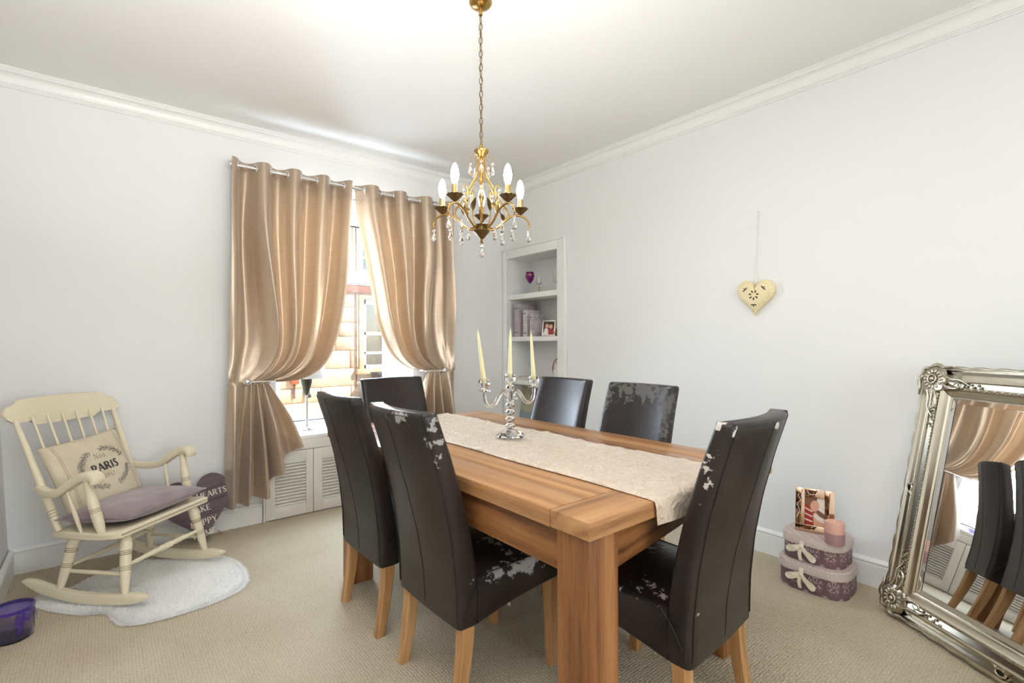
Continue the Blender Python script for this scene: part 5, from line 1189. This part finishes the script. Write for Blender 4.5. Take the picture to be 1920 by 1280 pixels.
# ================================================================== ALCOVE CONTENTS
S1, S2, S3, S0 = 1.6925, 1.2945, 0.8905, AZ0+0.0308
wg = thing('wine_glass', 'purple bowled wine glass on the top alcove shelf', 'glass', (3.130, 3.545, S1))
m, t, b = new_mat('purple_glass'); b.inputs['Base Color'].default_value = srgb(128, 24, 120); b.inputs['Roughness'].default_value = 0.12; b.inputs['Transmission Weight'].default_value = 0.3; M['purple'] = m
MB().lathe([(0, 0), (0.032, 0), (0.030, 0.003), (0.004, 0.008), (0.0035, 0.095), (0.006, 0.105), (0, 0.105)], 20).build('stem', M['crystal'], wg)
MB().lathe([(0, 0.1055), (0.006, 0.106), (0.024, 0.128), (0.041, 0.158), (0.043, 0.178), (0.036, 0.212), (0.034, 0.212), (0.040, 0.178), (0.038, 0.160), (0.0, 0.114)], 24).build('bowl', M['purple'], wg)
MB().lathe([(0.0435, 0.180), (0.0425, 0.188), (0.0418, 0.188), (0.0425, 0.180)], 24).build('gilt_band', M['brass'], wg)
sg2 = thing('stem_glass', 'small clear glass on a gold stem in the alcove', 'glass', (3.115, 3.405, S1))
MB().lathe([(0, 0), (0.020, 0), (0.018, 0.003), (0.005, 0.008), (0.006, 0.055), (0.004, 0.065), (0, 0.065)], 16).build('stem', M['brass'], sg2)
MB().lathe([(0, 0.0655), (0.010, 0.068), (0.022, 0.09), (0.021, 0.15), (0.0195, 0.15), (0.020, 0.092), (0.0, 0.072)], 20).build('bowl', M['crystal'], sg2)
cg = thing('flute_glass', 'tall clear flute glass at the alcove edge', 'glass', (3.115, 3.185, S1))
MB().lathe([(0, 0), (0.028, 0), (0.026, 0.003), (0.004, 0.008), (0.004, 0.06), (0.018, 0.09), (0.030, 0.21), (0.0285, 0.21), (0.016, 0.092), (0, 0.075)], 20).build('glass', M['crystal'], cg)
M['book_a'] = damask('grey_lilac_book', srgb(178, 166, 172), srgb(140, 128, 138), (0.09, 0.12), 0.58); M['book_b'] = damask('pale_grey_book', srgb(204, 196, 198), srgb(160, 150, 156), (0.07, 0.1), 0.56)
M['book_c'] = damask('stone_grey_book', srgb(186, 180, 180), srgb(120, 112, 116), (0.06, 0.08), 0.58)
for (y1, y0, h, d, mt, lab) in ((3.677, 3.590, 0.310, 0.225, 'book_a', 'largest lilac-grey box book on the alcove shelf, against the side'), (3.545, 3.487, 0.246, 0.185, 'book_b', 'pale grey middle sized box book between two others in the alcove'), (3.451, 3.402, 0.202, 0.150, 'book_c', 'smallest grey box book in the alcove with a printed oval label')):
    bkk = thing('box_book', lab, 'book', (3.035, (y0+y1)/2, S2), 0, 'box books in the alcove')
    w = (y1-y0)/2
    for s in (-1, 1): MB().b2((0.0, s*w-0.004*(s+1)/1*0.5-0.0+(0 if s > 0 else 0), 0.0), (d, s*w-s*0.004, h), 0.0015).build('cover', M[mt], bkk)
    MB().b2((0.0, -w+0.0045, 0.0), (0.005, w-0.0045, h), 0.0015).build('spine', M[mt], bkk)
    MB().b2((0.006, -w+0.0045, 0.004), (d-0.005, w-0.0045, h-0.004)).build('page_block', M['white_paper'], bkk)
    MB().add([(d*0.5+0.3*d*math.cos(a), -w-0.0006, h*0.5+0.3*h*math.sin(a)) for a in [2*PI*k/20 for k in range(20)]], [tuple(range(20))]).build('cover_label', plain('pale_label', srgb(206, 198, 196), 0.7), bkk, smooth=False)
    for zz in (0.12, 0.85): MB().b2((-0.001, -w+0.008, h*zz), (0.0, w-0.008, h*zz+0.008)).build('spine_band', plain('dark_band', srgb(110, 100, 106), 0.7), bkk, smooth=False)
af = thing('photo_frame', 'small silver photo frame leaning on the alcove shelf', 'photo frame', (3.075, 3.240, S2+0.001), math.radians(-62))
af.rotation_euler = (math.radians(-14), 0, math.radians(-62))
for a, b in (((-0.062, 0), (-0.050, 0.145)), ((0.050, 0), (0.062, 0.145)), ((-0.0498, 0), (0.0498, 0.012)), ((-0.0498, 0.133), (0.0498, 0.145))): MB().b2((a[0], -0.008, a[1]), (b[0], 0.0, b[1]), 0.002).build('frame_side', M['steel'], af)
MB().b2((-0.060, 0.0005, 0.002), (0.060, 0.005, 0.143)).build('backing', M['black'], af, smooth=False)
px0, px1, pz0, pz1 = -0.05, 0.05, 0.012, 0.133
ph = flat('photo_print', af, [P2(0, 0), P2(1, 0), P2(1, 1), P2(0, 1)], -0.002, PC['dark'])
flat('printed_shape', ph, [P2(0, 0), P2(.5, 0), P2(.45, .45), P2(.15, .5)], -0.0023, PC['white']); flat('printed_shape', ph, [P2(.45, 0), P2(1, 0), P2(.95, .45), P2(.55, .45)], -0.0023, PC['red'])
flat('printed_shape', ph, ell(.33, .66, .17, .17), -0.0025, PC['skin']); flat('printed_shape', ph, ell(.68, .62, .17, .17), -0.0025, PC['skin'])
pot = thing('small_pot', 'small bronze pot at the edge of the alcove shelf', 'pot', (3.055, 3.095, S2))
MB().lathe([(0, 0), (0.022, 0), (0.033, 0.018), (0.034, 0.032), (0.022, 0.048), (0.024, 0.060), (0.026, 0.062), (0.020, 0.062), (0.018, 0.050), (0, 0.046)], 20).build('body', plain('bronze_glaze', srgb(110, 92, 66), 0.3, 0.7), pot)
MB().lathe([(0.0345, 0.022), (0.035, 0.026), (0.0345, 0.030), (0.0335, 0.026)], 20).build('band', M['brass'], pot)
m = MB(); m.rings([[tuple(Vector((lerp(3.06, 3.20, u), lerp(3.63, 3.40, u), S3+0.030-0.055*(u-.35)**2+a*0.004))+Vector((0, b*0.010, 0))) for a, b in ((-1, -1), (-1, 1), (1, 1), (1, -1))] for u in [k/16 for k in range(17)]])
cw = m.build('curved_wood', plain('pale_driftwood', srgb(182, 150, 120), 0.7)); tag(cw, 'curved pale wooden ornament lying on the lower alcove shelf', 'ornament')
pt_ = thing('plate_clock', 'white round plate with red rim standing on the lower alcove shelf', 'plate', (3.17, 3.17, S3+0.11), 0)
MB().lathe([(0, 0), (0.100, 0), (0.105, 0.006), (0.100, 0.009), (0.0, 0.006)], 32, (0, 0, 0), (-1, 0.0, 0.12)).build('disc', M['white_paper'], pt_)
MB().tube([tuple(Vector((-0.010, 0.103*math.cos(a), 0.103*math.sin(a)))+Vector((0.012*0.103*math.sin(a)*10*0.0, 0, 0))) for a in [2*PI*k/32 for k in range(32)]], 0.004, 7, closed=True).build('rim', plain('red_rim', srgb(164, 60, 50), 0.5), pt_, ang=80)
for k in range(8):
    a = 2*PI*k/8; MB().sphere((-0.0095, 0.078*math.cos(a), 0.078*math.sin(a)), 0.006, 8, 0.3, 1, 1).build('rim_dot', M['terracotta'], pt_)
cv = thing('small_canvas', 'small painted canvas leaning at the bottom of the alcove', 'painting', (3.115, 3.60, S0+0.001), 0)
cv.rotation_euler = (0, math.radians(8), 0)
MB().b2((0, -0.115, 0), (0.018, 0.115, 0.52), 0.002).build('canvas', plain('sage_canvas', srgb(176, 172, 140), 0.8, nscale=20, nstr=0.1, var=0.12), cv)
def cpatch(name, pts, col): MB().add([(-0.0006, y, z) for y, z in pts], [tuple(range(len(pts)))]).build(name, plain('paint_'+name, srgb(*col), 0.8), cv, smooth=False)
cpatch('blue_patch', [(-0.115, 0.16), (0.115, 0.20), (0.115, 0.28), (0.02, 0.26), (-0.115, 0.30)][::-1], (136, 152, 160)); cpatch('red_patch', [(-0.10, 0.36), (-0.02, 0.38), (-0.01, 0.46), (-0.05, 0.48), (-0.11, 0.44)][::-1], (150, 76, 60)); cpatch('yellow_patch', [(-0.115, 0.04), (0.06, 0.06), (0.05, 0.14), (-0.115, 0.16)][::-1], (226, 178, 40))

# dark slatted bin standing on the pavement under the far window
sb = thing('street_bin', 'dark grey slatted bin on the pavement below the far window', 'bin', (5.42, 11.55, -0.1195))
M['bin'] = plain('dark_grey_plastic', srgb(70, 70, 72), 0.5)
MB().b2((-0.28, -0.22, 0.0), (0.28, 0.22, 0.60), 0.02).build('bin_body', M['bin'], sb)
MB().b2((-0.30, -0.24, 0.60), (0.30, 0.24, 0.66), 0.02).build('bin_lid', M['bin'], sb)
for k in range(9): MB().b2((-0.26+k*0.062, -0.245, 0.04), (-0.236+k*0.062, -0.2205, 0.58), 0.004).build('slat', M['black'], sb)
